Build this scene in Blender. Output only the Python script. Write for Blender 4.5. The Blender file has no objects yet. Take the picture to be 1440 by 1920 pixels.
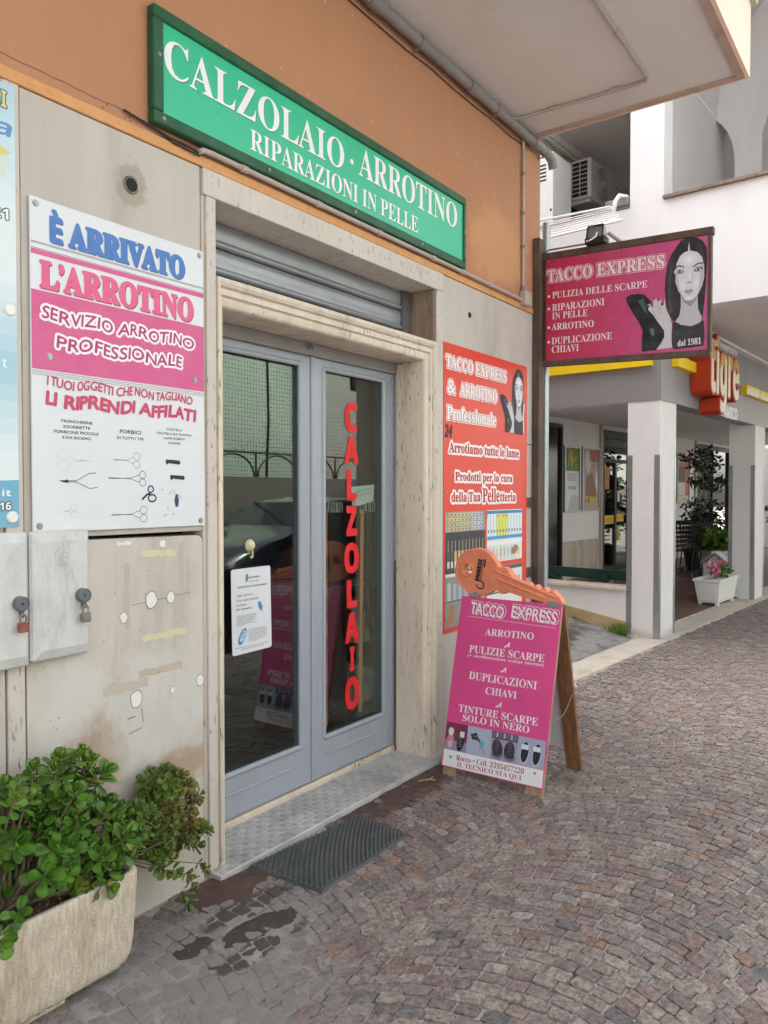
import bpy, math, random
from mathutils import Vector, Matrix, noise
random.seed(7)
sc = bpy.context.scene
col = sc.collection
R = math.radians

# ---------------------------------------------------------------- camera, world, sun, exposure
cam_d = bpy.data.cameras.new('camera'); cam = bpy.data.objects.new('camera', cam_d); col.objects.link(cam)
cam_d.sensor_fit = 'VERTICAL'; cam_d.sensor_height = 24; cam_d.sensor_width = 18; cam_d.lens = 18.0
cam_d.clip_start = 0.05; cam_d.clip_end = 500
_a, _p = R(35.6), R(-1.4)
cam.location = (0, -2.36, 1.55)
fwd = Vector((math.cos(_a)*math.cos(_p), math.sin(_a)*math.cos(_p), math.sin(_p)))
cam.rotation_euler = fwd.to_track_quat('-Z', 'Y').to_euler()
sc.camera = cam

SUN_EL, SUN_AZ = 56.0, 80.0        # azimuth measured from +X towards +Y
w = bpy.data.worlds.new('World'); sc.world = w; w.use_nodes = True
nt = w.node_tree; bg = nt.nodes['Background']
sky = nt.nodes.new('ShaderNodeTexSky'); sky.sky_type = 'NISHITA'; sky.sun_disc = False
sky.sun_elevation = R(SUN_EL); sky.sun_rotation = R(90-SUN_AZ)
sky.air_density = 1.0; sky.dust_density = 6.0; sky.ozone_density = 1.0
hs = nt.nodes.new('ShaderNodeHueSaturation'); hs.inputs['Saturation'].default_value = 0.22
nt.links.new(sky.outputs[0], hs.inputs['Color']); nt.links.new(hs.outputs[0], bg.inputs[0])
bg.inputs[1].default_value = 0.15
sd = bpy.data.lights.new('sun', 'SUN'); sd.energy = 2.0; sd.angle = R(2); sd.color = (1.0, 0.965, 0.93)
so = bpy.data.objects.new('sun', sd); col.objects.link(so)
_d = Vector((math.cos(R(SUN_AZ))*math.cos(R(SUN_EL)), math.sin(R(SUN_AZ))*math.cos(R(SUN_EL)), math.sin(R(SUN_EL))))
so.rotation_euler = _d.to_track_quat('Z', 'Y').to_euler(); so.location = _d*30
vs = sc.view_settings; vs.view_transform = 'Standard'; vs.look = 'None'; vs.gamma = 1; vs.use_curve_mapping = False
vs.exposure = 2.18
sc.cycles.max_bounces = 8; sc.cycles.diffuse_bounces = 6; sc.cycles.transparent_max_bounces = 12

# ---------------------------------------------------------------- colour + material helpers
def s(r, g, b):
    f = lambda c: (c/255/12.92) if c/255 <= .04045 else ((c/255+.055)/1.055)**2.4
    return (f(r), f(g), f(b))

class NT:
    def __init__(self, m):
        self.t = m.node_tree; self.n = self.t.nodes; self.l = self.t.links
    def new(self, k, **kw):
        n = self.n.new('ShaderNode'+k)
        for a, v in kw.items(): setattr(n, a, v)
        return n
    def link(self, a, b): self.l.new(a, b)
    def val(self, sock, v):
        if hasattr(v, 'is_output') or hasattr(v, 'links'): self.link(v, sock)
        else:
            if isinstance(v, tuple) and len(v) == 3 and len(sock.default_value) == 4: v = (*v, 1)
            sock.default_value = v
    def math(self, op, a, b=0.0, c=0.0, clamp=False):
        n = self.new('Math', operation=op); n.use_clamp = clamp
        self.val(n.inputs[0], a); self.val(n.inputs[1], b)
        if op in ('MULTIPLY_ADD', 'SMOOTH_MIN'): self.val(n.inputs[2], c)
        return n.outputs[0]
    def pos(self, scale=(1, 1, 1), off=(0, 0, 0), obj=False):
        if obj: o = self.new('TexCoord').outputs['Object']
        else: o = self.new('NewGeometry').outputs['Position']
        m = self.new('Mapping'); m.inputs['Scale'].default_value = scale; m.inputs['Location'].default_value = off
        self.link(o, m.inputs[0]); return m.outputs[0]
    def noise(self, vec, scale=5, detail=4, rough=.55, dist=0.0):
        n = self.new('TexNoise'); self.link(vec, n.inputs['Vector'])
        n.inputs['Scale'].default_value = scale; n.inputs['Detail'].default_value = detail
        n.inputs['Roughness'].default_value = rough; n.inputs['Distortion'].default_value = dist
        return n.outputs[0]
    def ramp(self, v, a, b):        # smooth step a..b -> 0..1
        n = self.new('MapRange'); n.interpolation_type = 'SMOOTHSTEP'
        self.val(n.inputs[0], v); n.inputs[1].default_value = a; n.inputs[2].default_value = b
        return n.outputs[0]
    def mix(self, f, a, b, mode='MIX'):
        n = self.new('Mix', data_type='RGBA', blend_type=mode)
        self.val(n.inputs[0], f); self.val(n.inputs[6], a); self.val(n.inputs[7], b)
        return n.outputs[2]
    def bump(self, h, strength=.3, dist=.01, nrm=None):
        n = self.new('Bump'); n.inputs['Strength'].default_value = strength; n.inputs['Distance'].default_value = dist
        self.link(h, n.inputs['Height'])
        if nrm: self.link(nrm, n.inputs['Normal'])
        return n.outputs[0]

MATS = {}
def mat(name, c, rough=.6, metal=0.0, var=.12, scale=6, bump=.15, bscale=90, bdist=.002, spec=.4,
        dirt=None, dirt_amt=0.0, dirt_scale=3, stretch=(1, 1, 1), pits=None, extra=None, obj=False, coat=0):
    """general weathered surface: colour noise, fine relief, optional dirt patches and travertine-like pits"""
    if name in MATS: return MATS[name]
    m = bpy.data.materials.new(name); m.use_nodes = True; N = NT(m); b = N.n['Principled BSDF']
    v = N.pos(stretch, obj=obj)
    n1 = N.noise(v, scale, 5, .6); n2 = N.noise(v, scale*7, 3)
    k = N.math('ADD', N.math('MULTIPLY', n1, .7), N.math('MULTIPLY', n2, .3))
    f = N.ramp(k, .3, .7)
    lo = tuple(x*(1-var) for x in c); hi = tuple(min(1, x*(1+var)) for x in c)
    cc = N.mix(f, lo, hi)
    if dirt:
        dn = N.noise(N.pos(stretch, (3.1, 7.7, 1.3), obj), dirt_scale, 6, .65, .4)
        cc = N.mix(N.math('MULTIPLY', N.ramp(dn, .48, .72), dirt_amt), cc, dirt)
    h = N.noise(N.pos(obj=obj), bscale, 3)
    if pits:
        pv = N.pos(pits[0], obj=obj)
        pn = N.noise(pv, pits[1], 3, .6); area = N.noise(N.pos(obj=obj), 3.5, 3)
        pk = N.math('MULTIPLY', N.ramp(pn, pits[2], pits[2]+.05), N.ramp(area, .38, .6))
        cc = N.mix(N.math('MULTIPLY', pk, .8), cc, tuple(x*.25 for x in c))
        h = N.math('SUBTRACT', N.math('MULTIPLY', h, .4), pk)
    if extra: cc = extra(N, cc)
    N.val(b.inputs['Base Color'], cc)
    rn = N.math('ADD', N.math('MULTIPLY', n2, .2), rough-.1, clamp=True); N.val(b.inputs['Roughness'], rn)
    b.inputs['Metallic'].default_value = metal; b.inputs['Specular IOR Level'].default_value = spec
    b.inputs['Coat Weight'].default_value = coat
    if bump: N.val(b.inputs['Normal'], N.bump(h, bump, bdist))
    MATS[name] = m; return m

def patch(cx, cz, rx, rz, colr, amt=.8, ns=6, ax='XZ', soft=.35, warp=.9):
    """an irregular stain with a place of its own, for mat(extra=)"""
    def f(N, cc):
        g = N.new('NewGeometry').outputs['Position']; sp = N.new('SeparateXYZ'); N.link(g, sp.inputs[0])
        a = sp.outputs['XYZ'.index(ax[0])]; b = sp.outputs['XYZ'.index(ax[1])]
        dx = N.math('DIVIDE', N.math('SUBTRACT', a, cx), rx); dz = N.math('DIVIDE', N.math('SUBTRACT', b, cz), rz)
        d = N.math('SQRT', N.math('ADD', N.math('MULTIPLY', dx, dx), N.math('MULTIPLY', dz, dz)))
        n = N.noise(N.pos(), ns, 6, .65)
        d = N.math('ADD', d, N.math('MULTIPLY', N.math('SUBTRACT', n, .5), warp*2))
        k = N.math('MULTIPLY', N.math('SUBTRACT', 1.0, N.ramp(d, 1-soft, 1+soft*.3)), amt)
        return N.mix(k, cc, colr)
    return f
def chain(*fs):
    def f(N, cc):
        for g in fs: cc = g(N, cc)
        return cc
    return f

# ---------------------------------------------------------------- mesh + object helpers
ORG = {}
def tag(o, label=None, cat=None, group=None, kind=None):
    if label: o['label'] = label
    if cat: o['category'] = cat
    if group: o['group'] = group
    if kind: o['kind'] = kind
    return o
def thing(name, loc, label=None, cat=None, group=None, kind=None):
    o = bpy.data.objects.new(name, None); col.objects.link(o); o.location = loc; o.empty_display_size = .1
    ORG[o.name] = Vector(loc); return tag(o, label, cat, group, kind)

class MB:
    def __init__(self): self.v = []; self.f = []; self.c = []; self.cur = (1, 1, 1); self.smooth = False
    def add(self, vs_, fs_):
        b = len(self.v); self.v += [tuple(p) for p in vs_]
        for f in fs_: self.f.append([i+b for i in f]); self.c.append(self.cur)
        return self
    def box(self, x0, x1, y0, y1, z0, z1, T=None, bev=0.0):
        if x0 > x1: x0, x1 = x1, x0
        if y0 > y1: y0, y1 = y1, y0
        if z0 > z1: z0, z1 = z1, z0
        if bev <= 0:
            p = [(x, y, z) for z in (z0, z1) for y in (y0, y1) for x in (x0, x1)]
            f = [(0, 2, 3, 1), (4, 5, 7, 6), (0, 1, 5, 4), (2, 6, 7, 3), (0, 4, 6, 2), (1, 3, 7, 5)]
        else:
            b = min(bev, (x1-x0)*.45, (y1-y0)*.45, (z1-z0)*.45); p = []; f = []
            idx = {}
            for sx in (0, 1):
                for sy in (0, 1):
                    for sz in (0, 1):
                        X, Y, Z = (x0, x1)[sx], (y0, y1)[sy], (z0, z1)[sz]
                        bx, by, bz = (b, -b)[sx], (b, -b)[sy], (b, -b)[sz]
                        idx[sx, sy, sz, 'x'] = len(p); p.append((X, Y+by, Z+bz))
                        idx[sx, sy, sz, 'y'] = len(p); p.append((X+bx, Y, Z+bz))
                        idx[sx, sy, sz, 'z'] = len(p); p.append((X+bx, Y+by, Z))
            I = lambda a, b_, c, k: idx[a, b_, c, k]
            for q in (0, 1):
                o = 1 if q else -1
                f.append([I(q, 0, 0, 'x'), I(q, 1, 0, 'x'), I(q, 1, 1, 'x'), I(q, 0, 1, 'x')][::o])
                f.append([I(0, q, 0, 'y'), I(0, q, 1, 'y'), I(1, q, 1, 'y'), I(1, q, 0, 'y')][::o])
                f.append([I(0, 0, q, 'z'), I(1, 0, q, 'z'), I(1, 1, q, 'z'), I(0, 1, q, 'z')][::o])
            for a in (0, 1):
                for c in (0, 1):
                    f.append([I(a, c, 0, 'x'), I(a, c, 1, 'x'), I(a, c, 1, 'y'), I(a, c, 0, 'y')])
                    f.append([I(a, 0, c, 'x'), I(a, 1, c, 'x'), I(a, 1, c, 'z'), I(a, 0, c, 'z')])
                    f.append([I(0, a, c, 'y'), I(1, a, c, 'y'), I(1, a, c, 'z'), I(0, a, c, 'z')])
                    for d in (0, 1): f.append([I(a, c, d, 'x'), I(a, c, d, 'y'), I(a, c, d, 'z')])
        if T: p = [T(*q) for q in p]
        return self.add(p, f)
    def prism(self, poly, a, b, T=None):        # poly in the first two coordinates, a..b along the third
        n = len(poly); p = [(x, y, a) for x, y in poly]+[(x, y, b) for x, y in poly]
        f = [list(range(n))[::-1], list(range(n, 2*n))]+[(i, (i+1) % n, (i+1) % n+n, i+n) for i in range(n)]
        if T: p = [T(*q) for q in p]
        return self.add(p, f)
    def tube(self, path, r, n=8, cap=True, flat=None):
        P = [Vector(q) for q in path]; rs = r if isinstance(r, (list, tuple)) else [r]*len(P)
        up = Vector((0, 0, 1)); vs_ = []; prev = None
        for i, q in enumerate(P):
            t = (P[min(i+1, len(P)-1)]-P[max(i-1, 0)]).normalized()
            if prev is None:
                u = t.cross(up)
                if u.length < .05: u = t.cross(Vector((1, 0, 0)))
            else: u = prev-t*prev.dot(t)
            u.normalize(); prev = u; w_ = t.cross(u)
            for k in range(n):
                a = 2*math.pi*k/n; vs_.append(q+(u*math.cos(a)+w_*math.sin(a)*(flat or 1))*rs[i])
        f = [(i*n+k, i*n+(k+1) % n, (i+1)*n+(k+1) % n, (i+1)*n+k) for i in range(len(P)-1) for k in range(n)]
        if cap: f += [list(range(n))[::-1], list(range((len(P)-1)*n, len(P)*n))]
        return self.add(vs_, f)
    def disc(self, c, r, nrm, th, n=16):
        c = Vector(c); nrm = Vector(nrm).normalized(); return self.tube([c, c+nrm*th], r, n)
    def lathe(self, c, prof, n=20, axis=(0, 0, 1)):  # prof: (radius, height)
        c = Vector(c); ax = Vector(axis).normalized(); u = ax.cross(Vector((0, 0, 1)))
        if u.length < .05: u = Vector((1, 0, 0))
        u.normalize(); w_ = ax.cross(u); vs_ = []
        for r_, h in prof:
            for k in range(n): a = 2*math.pi*k/n; vs_.append(c+ax*h+(u*math.cos(a)+w_*math.sin(a))*r_)
        f = [(i*n+k, i*n+(k+1) % n, (i+1)*n+(k+1) % n, (i+1)*n+k) for i in range(len(prof)-1) for k in range(n)]
        f += [list(range(n))[::-1], list(range((len(prof)-1)*n, len(prof)*n))]
        return self.add(vs_, f)
    def quad(self, a, b, c, d): return self.add([a, b, c, d], [(0, 1, 2, 3)])
    def build(self, name, m, parent=None, loc=None, smooth=False, bevel=0.0, **kw):
        me = bpy.data.meshes.new(name)
        org = ORG[parent.name] if parent else Vector(loc or (0, 0, 0))
        me.from_pydata([tuple(Vector(p)-org) for p in self.v], [], self.f)
        me.update()
        if any(c != (1, 1, 1) for c in self.c):
            at = me.color_attributes.new('tint', 'FLOAT_COLOR', 'CORNER'); i = 0; buf = []
            for fi, f in enumerate(self.f):
                buf += [*self.c[fi], 1.0]*len(f)
            at.data.foreach_set('color', buf)
        if smooth: me.polygons.foreach_set('use_smooth', [True]*len(me.polygons))
        me.materials.append(m if not isinstance(m, str) else MATS[m])
        o = bpy.data.objects.new(name, me); col.objects.link(o)
        if parent: o.parent = parent
        else: o.location = org
        ORG[o.name] = org
        if smooth == 'auto':
            md = o.modifiers.new('es', 'EDGE_SPLIT'); md.split_angle = R(40)
        if bevel:
            md = o.modifiers.new('bv', 'BEVEL'); md.width = bevel; md.segments = 2; md.limit_method = 'ANGLE'; md.angle_limit = R(50)
        return tag(o, **kw)

def arc(cx, cy, rx, ry, a0, a1, n=16):
    return [(cx+rx*math.cos(R(a0+(a1-a0)*i/n)), cy+ry*math.sin(R(a0+(a1-a0)*i/n))) for i in range(n+1)]

# ---------------------------------------------------------------- lettering: the built-in font and its serif/bold ranges
def shift(t, up, lo, dg):
    r = ''
    for ch in t:
        if 'A' <= ch <= 'Z': r += chr(up+ord(ch)-65)
        elif 'a' <= ch <= 'z': r += chr(lo+ord(ch)-97)
        elif '0' <= ch <= '9': r += chr(dg+ord(ch)-48)
        else: r += ch
    return r
FONTS = {'sans': lambda t: t, 'serif': lambda t: shift(t, 0x1D400, 0x1D41A, 0x1D7CE),
         'bold': lambda t: shift(t, 0x1D5D4, 0x1D5EE, 0x1D7EC), 'type': lambda t: shift(t, 0x1D670, 0x1D68A, 0x1D7F6)}
_tc = {}
def glyphs(t, font):
    k = (t, font)
    if k in _tc: return _tc[k]
    c = bpy.data.curves.new('text', 'FONT'); c.body = FONTS[font](t); c.size = 1; c.resolution_u = 3
    o = bpy.data.objects.new('text', c); col.objects.link(o)
    dg = bpy.context.evaluated_depsgraph_get(); me = bpy.data.meshes.new_from_object(o.evaluated_get(dg))
    vs_ = [(v.co.x, v.co.y) for v in me.vertices]; fs_ = [list(p.vertices) for p in me.polygons]
    bpy.data.objects.remove(o); bpy.data.curves.remove(c); bpy.data.meshes.remove(me)
    _tc[k] = (vs_, fs_); return _tc[k]

class Sheet:
    """flat print on a sign: shapes and letters laid in the sign's own plane, each layer a fraction of a mm proud"""
    def __init__(self, o, xd, yd, nd=None):
        self.o = Vector(o); self.x = Vector(xd).normalized(); self.y = Vector(yd).normalized()
        self.n = Vector(nd).normalized() if nd else self.x.cross(self.y); self.m = MB()
    def P(self, x, y, l=0): return self.o+self.x*x+self.y*y+self.n*(.0004*l)
    def T(self, x, y, z): return self.o+self.x*x+self.y*y+self.n*z
    def poly(self, pts, c, l=1):
        self.m.cur = c; self.m.add([self.P(x, y, l) for x, y in pts], [list(range(len(pts)))]); return self
    def soft(self, cx, cy, rx, ry, ci, co, l=1, n=7, rot=0, f=None):
        for k in range(n):
            t = k/(n-1); c = tuple(b+(a-b)*t for a, b in zip(ci, co)); s_ = 1-.85*t; q = R(rot)
            P = [(cx+(x*math.cos(q)-y*math.sin(q)), cy+(x*math.sin(q)+y*math.cos(q))) for x, y in arc(0, 0, rx*s_, ry*s_, 0, 340, 17)]
            self.poly([f(*p) for p in P] if f else P, c, l+k*.08)
        return self
    def rect(self, x0, y0, x1, y1, c, l=1): return self.poly([(x0, y0), (x1, y0), (x1, y1), (x0, y1)], c, l)
    def ell(self, cx, cy, rx, ry, c, l=1, a0=0, a1=360, n=20, rot=0):
        p = []
        for x, y in arc(0, 0, rx, ry, a0, a1, n)[:(n if a1-a0 == 360 else None)]:
            q = R(rot); p.append((cx+x*math.cos(q)-y*math.sin(q), cy+x*math.sin(q)+y*math.cos(q)))
        return self.poly(p, c, l)
    def line(self, pts, wd, c, l=1, closed=False):
        self.m.cur = c; P = pts+[pts[0]] if closed else pts
        for i in range(len(P)-1):
            (ax, ay), (bx, by) = P[i], P[i+1]; dx, dy = bx-ax, by-ay; L = math.hypot(dx, dy) or 1
            ex, ey = -dy/L*wd/2, dx/L*wd/2; tx, ty = dx/L*wd*.2, dy/L*wd*.2
            k = l+(i % 2)*.1
            self.m.add([self.P(ax+ex-tx, ay+ey-ty, k), self.P(ax-ex-tx, ay-ey-ty, k), self.P(bx-ex+tx, by-ey+ty, k), self.P(bx+ex+tx, by+ey+ty, k)], [(0, 1, 2, 3)])
        return self
    def ring(self, cx, cy, rx, ry, wd, c, l=1, n=18, a0=0, a1=360): return self.line(arc(cx, cy, rx, ry, a0, a1, n), wd, c, l)
    def text(self, t, x0, y0, x1, y1, c, l=2, font='serif', thick=0.0, slant=0.0, warp=None, dx=0, dy=0, ncopy=10):
        vs_, fs_ = glyphs(t, font)
        if not vs_: return self
        a0 = min(p[0] for p in vs_); a1 = max(p[0] for p in vs_); b0 = min(p[1] for p in vs_); b1 = max(p[1] for p in vs_)
        sx = (x1-x0)/(a1-a0); sy = (y1-y0)/(b1-b0); self.m.cur = c
        offs = [(0, 0)] if not thick else [(thick*math.cos(2*math.pi*k/ncopy), thick*math.sin(2*math.pi*k/ncopy)) for k in range(ncopy)]
        for k, (ox, oy) in enumerate(offs):
            q = []
            for px, py in vs_:
                X = x0+(px-a0)*sx; Y = y0+(py-b0)*sy; X += slant*(Y-y0)
                if warp: X, Y = warp(X, Y)
                q.append(self.P(X+ox+dx, Y+oy+dy, l+k*.05))
            self.m.add(q, fs_)
        return self
    def build(self, name, parent, m='ink', **kw): return self.m.build(name, MATS[m], parent, **kw)

def ink_material(name, rough, spec, fade=.05):
    m = bpy.data.materials.new(name); m.use_nodes = True; N = NT(m); b = N.n['Principled BSDF']
    a = N.new('Attribute', attribute_name='tint')
    n = N.noise(N.pos(), 14, 5, .65)
    cc = N.mix(N.math('MULTIPLY', N.ramp(n, .35, .75), fade), a.outputs['Color'], (.62, .62, .6))
    N.val(b.inputs['Base Color'], cc); b.inputs['Roughness'].default_value = rough; b.inputs['Specular IOR Level'].default_value = spec
    MATS[name] = m
ink_material('ink', .5, .3); ink_material('vinyl', .35, .45, .02); ink_material('tinted', .8, .25, .0)
# ---------------------------------------------------------------- materials of the place
TRAV = (.52, .45, .38)
mat('stone', (.50, .455, .415), .7, var=.08, scale=2.2, bump=.25, bscale=60, dirt=(.36, .31, .26), dirt_amt=.65, dirt_scale=2.4, stretch=(1, 1, .3),
    extra=chain(patch(1.80, .62, .11, .13, (.37, .25, .15), .6), patch(1.93, .54, .13, .09, (.36, .25, .15), .65, 9), patch(1.52, .70, .12, .18, (.42, .31, .22), .45),
                patch(1.70, .90, .35, .28, (.62, .61, .58), .45, 4), patch(1.735, 2.65, .07, .10, (.29, .24, .19), .6, 20),
                patch(1.4, 2.6, .2, .4, (.44, .40, .35), .5, 4)))
mat('stone_lower', (.545, .50, .455), .72, var=.10, scale=3, bump=.3, bscale=70, dirt=(.38, .33, .28), dirt_amt=.7, dirt_scale=3.5, stretch=(1, 1, .35),
    extra=chain(patch(1.57, .62, .13, .16, (.36, .24, .15), .65, 8), patch(1.93, .50, .16, .08, (.36, .24, .15), .7, 9), patch(1.82, .75, .25, .25, (.60, .60, .57), .5, 5),
                patch(1.45, .85, .2, .15, (.60, .58, .54), .5, 7), patch(1.62, .43, .2, .12, (.5, .44, .37), .4)))
mat('wet', (.055, .048, .045), .5, var=.2, scale=20, bump=.4, bscale=120, bdist=.003, dirt=(.09, .075, .07), dirt_amt=.5, dirt_scale=14)
mat('travertine', TRAV, .65, var=.12, scale=3, bump=.5, bscale=120, bdist=.003, dirt=(.27, .21, .16), dirt_amt=.6, dirt_scale=5, stretch=(1, 1, .25), pits=((30, 30, 6), 2.2, .62))
mat('travertine_pale', (.57, .515, .465), .6, var=.07, scale=3, bump=.3, bscale=120, dirt=(.40, .34, .28), dirt_amt=.45, dirt_scale=5, stretch=(1, 1, .3), pits=((30, 30, 8), 2.0, .60))
mat('travertine_cream', (.65, .565, .47), .55, var=.12, scale=4, bump=.4, bscale=120, dirt=(.42, .33, .25), dirt_amt=.7, dirt_scale=5, stretch=(1, 1, .25), pits=((30, 30, 7), 2.0, .59))
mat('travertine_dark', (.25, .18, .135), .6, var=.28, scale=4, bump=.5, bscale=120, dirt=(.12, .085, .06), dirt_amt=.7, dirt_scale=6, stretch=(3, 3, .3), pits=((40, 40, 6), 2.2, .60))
mat('ochre', (.44, .215, .122), .85, var=.05, scale=1.6, bump=.25, bscale=180, dirt=(.40, .185, .085), dirt_amt=.35, dirt_scale=1.1, stretch=(1, 1, .45),
    extra=chain(patch(4.6, 3.15, .5, .25, (.62, .34, .15), .5, 3)))
mat('ochre_trim', (.62, .31, .13), .8, var=.08, scale=4, bump=.25, bscale=180, dirt=(.30, .15, .08), dirt_amt=.5, dirt_scale=6)
mat('peach', (.86, .63, .52), .85, var=.04, scale=3, bump=.5, bscale=220, bdist=.004)
mat('drip', (.46, .33, .27), .85, var=.08, scale=5, bump=.2, dirt=(.30, .22, .18), dirt_amt=.5, dirt_scale=6)
mat('soffit', (.68, .645, .625), .85, var=.04, scale=1.2, bump=.12, bscale=200, dirt=(.46, .36, .30), dirt_amt=.25, dirt_scale=1.2)
mat('white_wall', (.76, .75, .745), .8, var=.025, scale=1.5, bump=.25, bscale=120, bdist=.003, dirt=(.60, .55, .50), dirt_amt=.30, dirt_scale=1.6, stretch=(1, 1, .35), extra=chain(patch(8.3, 0, 3, .10, (.38, .33, .29), .55, 9, 'XZ', .8, 1.1), patch(8.3, .9, .3, .5, (.70, .67, .64), .4, 12)))
mat('loggia', (.72, .70, .675), .85, var=.03, scale=1.5, bump=.12, bscale=160)
mat('fascia_grey', (.25, .245, .25), .45, var=.04, scale=2, bump=.03, dirt=(.24, .23, .22), dirt_amt=.3)
mat('yellow', (.86, .60, .012), .4, var=.03, scale=3, bump=.02)
mat('red_box', (.45, .04, .012), .45, var=.05, scale=5, bump=.02)
mat('galvanised', (.40, .43, .45), .38, .75, var=.15, scale=7, bump=.05, spec=.5, stretch=(1, 1, .4))
mat('shutter', (.33, .34, .365), .42, .55, var=.10, scale=4, bump=.08, bscale=50, dirt=(.22, .22, .24), dirt_amt=.45, dirt_scale=4, stretch=(.5, 1, 2))
mat('shutter_dark', (.13, .13, .135), .6, .3, var=.2, scale=6, bump=.1)
mat('door_paint', (.33, .362, .410), .38, var=.05, scale=9, bump=.10, bscale=130, dirt=(.40, .43, .47), dirt_amt=.35, dirt_scale=3, stretch=(1, 1, .5), spec=.5)
mat('black_gap', (.02, .02, .02), .9, bump=0)
mat('iron', (.055, .045, .04), .6, .3, var=.3, scale=8, bump=.3, dirt=(.14, .07, .04), dirt_amt=.5, dirt_scale=8)
mat('iron_rust', (.10, .07, .055), .7, .2, var=.35, scale=7, bump=.4, dirt=(.20, .13, .09), dirt_amt=.6, dirt_scale=5, stretch=(1, 1, .4))
mat('pipe_grey', (.22, .205, .20), .5, var=.1, scale=8, bump=.05)
mat('conduit', (.42, .36, .32), .55, var=.08, scale=8, bump=.05)
mat('box_grey', (.58, .58, .57), .6, var=.10, scale=14, bump=.2, dirt=(.33, .28, .25), dirt_amt=.8, dirt_scale=5, stretch=(1, 1, .5))
mat('plastic_grey', (.13, .14, .155), .5, var=.1, scale=20, bump=.1)
mat('lock_body', (.20, .22, .17), .5, .4, var=.3, scale=30, bump=.2)
mat('lock_red', (.27, .09, .07), .5, .3, var=.35, scale=30, bump=.2)
mat('rust_steel', (.30, .25, .21), .5, .6, var=.4, scale=40, bump=.2)
mat('white_plastic', (.78, .78, .76), .45, var=.04, bump=.03)
mat('cream_plastic', (.62, .60, .38), .4, var=.06, bump=.03)
mat('black_plastic', (.02, .02, .022), .4, var=.1, bump=.05)
mat('wood', (.38, .25, .155), .75, var=.30, scale=5, bump=.5, bscale=60, dirt=(.20, .12, .07), dirt_amt=.5, dirt_scale=4, stretch=(9, 9, .7))
mat('wood_brown', (.22, .105, .05), .65, var=.35, scale=5, bump=.5, bscale=60, dirt=(.11, .055, .03), dirt_amt=.5, dirt_scale=4, stretch=(9, 9, .7))
mat('rubber', (.068, .078, .077), .5, var=.2, scale=18, bump=.15, dirt=(.14, .14, .13), dirt_amt=.35, dirt_scale=7, spec=.5)
mat('checker', (.50, .50, .49), .5, .15, var=.13, scale=7, bump=.15, dirt=(.22, .21, .2), dirt_amt=.5, dirt_scale=4)
mat('green_frame', (.012, .085, .035), .45, var=.25, scale=14, bump=.15, dirt=(.10, .16, .12), dirt_amt=.25, dirt_scale=14)
mat('green_panel', (.028, .47, .26), .32, var=.02, scale=2, bump=.02, spec=.5)
mat('poster_white', (.68, .70, .74), .4, var=.015, scale=3, bump=.03, bscale=20, dirt=(.66, .67, .67), dirt_amt=.25, dirt_scale=4)
mat('red_sheet', (.70, .065, .038), .4, var=.03, scale=2, bump=.02)
mat('pink_sheet', (.72, .075, .27), .45, var=.05, scale=3, bump=.04, dirt=(.50, .06, .20), dirt_amt=.3)
mat('screw', (.35, .34, .33), .4, .8, bump=.05)
mat('key_red', (.80, .25, .14), .55, var=.12, scale=7, bump=.06, dirt=(.78, .34, .20), dirt_amt=.4, dirt_scale=6)
mat('tape_grey', (.23, .24, .25), .5, bump=.05)
mat('concrete', (.58, .50, .40), .85, var=.24, scale=34, bump=.9, bscale=150, bdist=.006, dirt=(.30, .21, .12), dirt_amt=.7, dirt_scale=3.5, stretch=(2.5, 1, .55))
mat('soil', (.09, .05, .03), .95, var=.4, scale=30, bump=.8, bscale=80, bdist=.01)
mat('bark', (.20, .15, .10), .8, var=.3, scale=30, bump=.4)
mat('kerb', (.50, .45, .38), .75, var=.1, scale=4, bump=.3, bscale=80, dirt=(.30, .26, .22), dirt_amt=.5, dirt_scale=5)
mat('cement', (.27, .26, .25), .9, var=.16, scale=14, bump=.7, bscale=120, bdist=.004, dirt=(.055, .045, .042), dirt_amt=.85, dirt_scale=5.5)
mat('tar', (.085, .052, .045), .75, var=.2, scale=20, bump=.6, bscale=120, bdist=.004, dirt=(.16, .12, .105), dirt_amt=.5, dirt_scale=16)
mat('tile_floor', (.135, .075, .06), .5, var=.12, scale=4, bump=.1, dirt=(.2, .14, .12), dirt_amt=.4)
mat('alley', (.24, .235, .225), .9, var=.2, scale=9, bump=.9, bscale=50, bdist=.006, dirt=(.05, .045, .042), dirt_amt=.9, dirt_scale=2.2, extra=patch(6.9, .75, 1.0, .22, (.045, .04, .038), .9, 5, 'XY'))
mat('tan_plinth', (.50, .37, .20), .8, var=.1, scale=5, bump=.3, dirt=(.36, .26, .16), dirt_amt=.5)
mat('dark_glass', (.012, .012, .012), .15, bump=0, spec=.3)
mat('dark_frame', (.045, .05, .055), .45, var=.1, bump=.03)
mat('bench_green', (.01, .05, .035), .4, var=.15, bump=.05)
mat('black_iron', (.015, .02, .02), .5, bump=0)
mat('car_paint', (.006, .010, .020), .18, var=.05, bump=0, spec=.6, coat=1)
mat('car_glass', (.015, .02, .025), .06, bump=0, spec=.7)
mat('tyre', (.02, .02, .02), .8, bump=.1)
mat('chrome', (.6, .6, .6), .2, .9, bump=0)
mat('far_green', (.56, .64, .54), .9, var=.06, scale=2, bump=.1)
mat('far_grey', (.17, .155, .14), .9, var=.1, scale=2, bump=.2)
mat('far_stucco', (.50, .47, .43), .9, var=.06, scale=2, bump=.2)
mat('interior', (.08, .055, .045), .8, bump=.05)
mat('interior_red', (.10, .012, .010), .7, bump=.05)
mat('belt_tan', (.62, .24, .09), .5, var=.15, scale=12, bump=.15)
mat('belt_stamp', (.15, .035, .015), .5, var=.2, scale=20, bump=.15)
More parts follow.
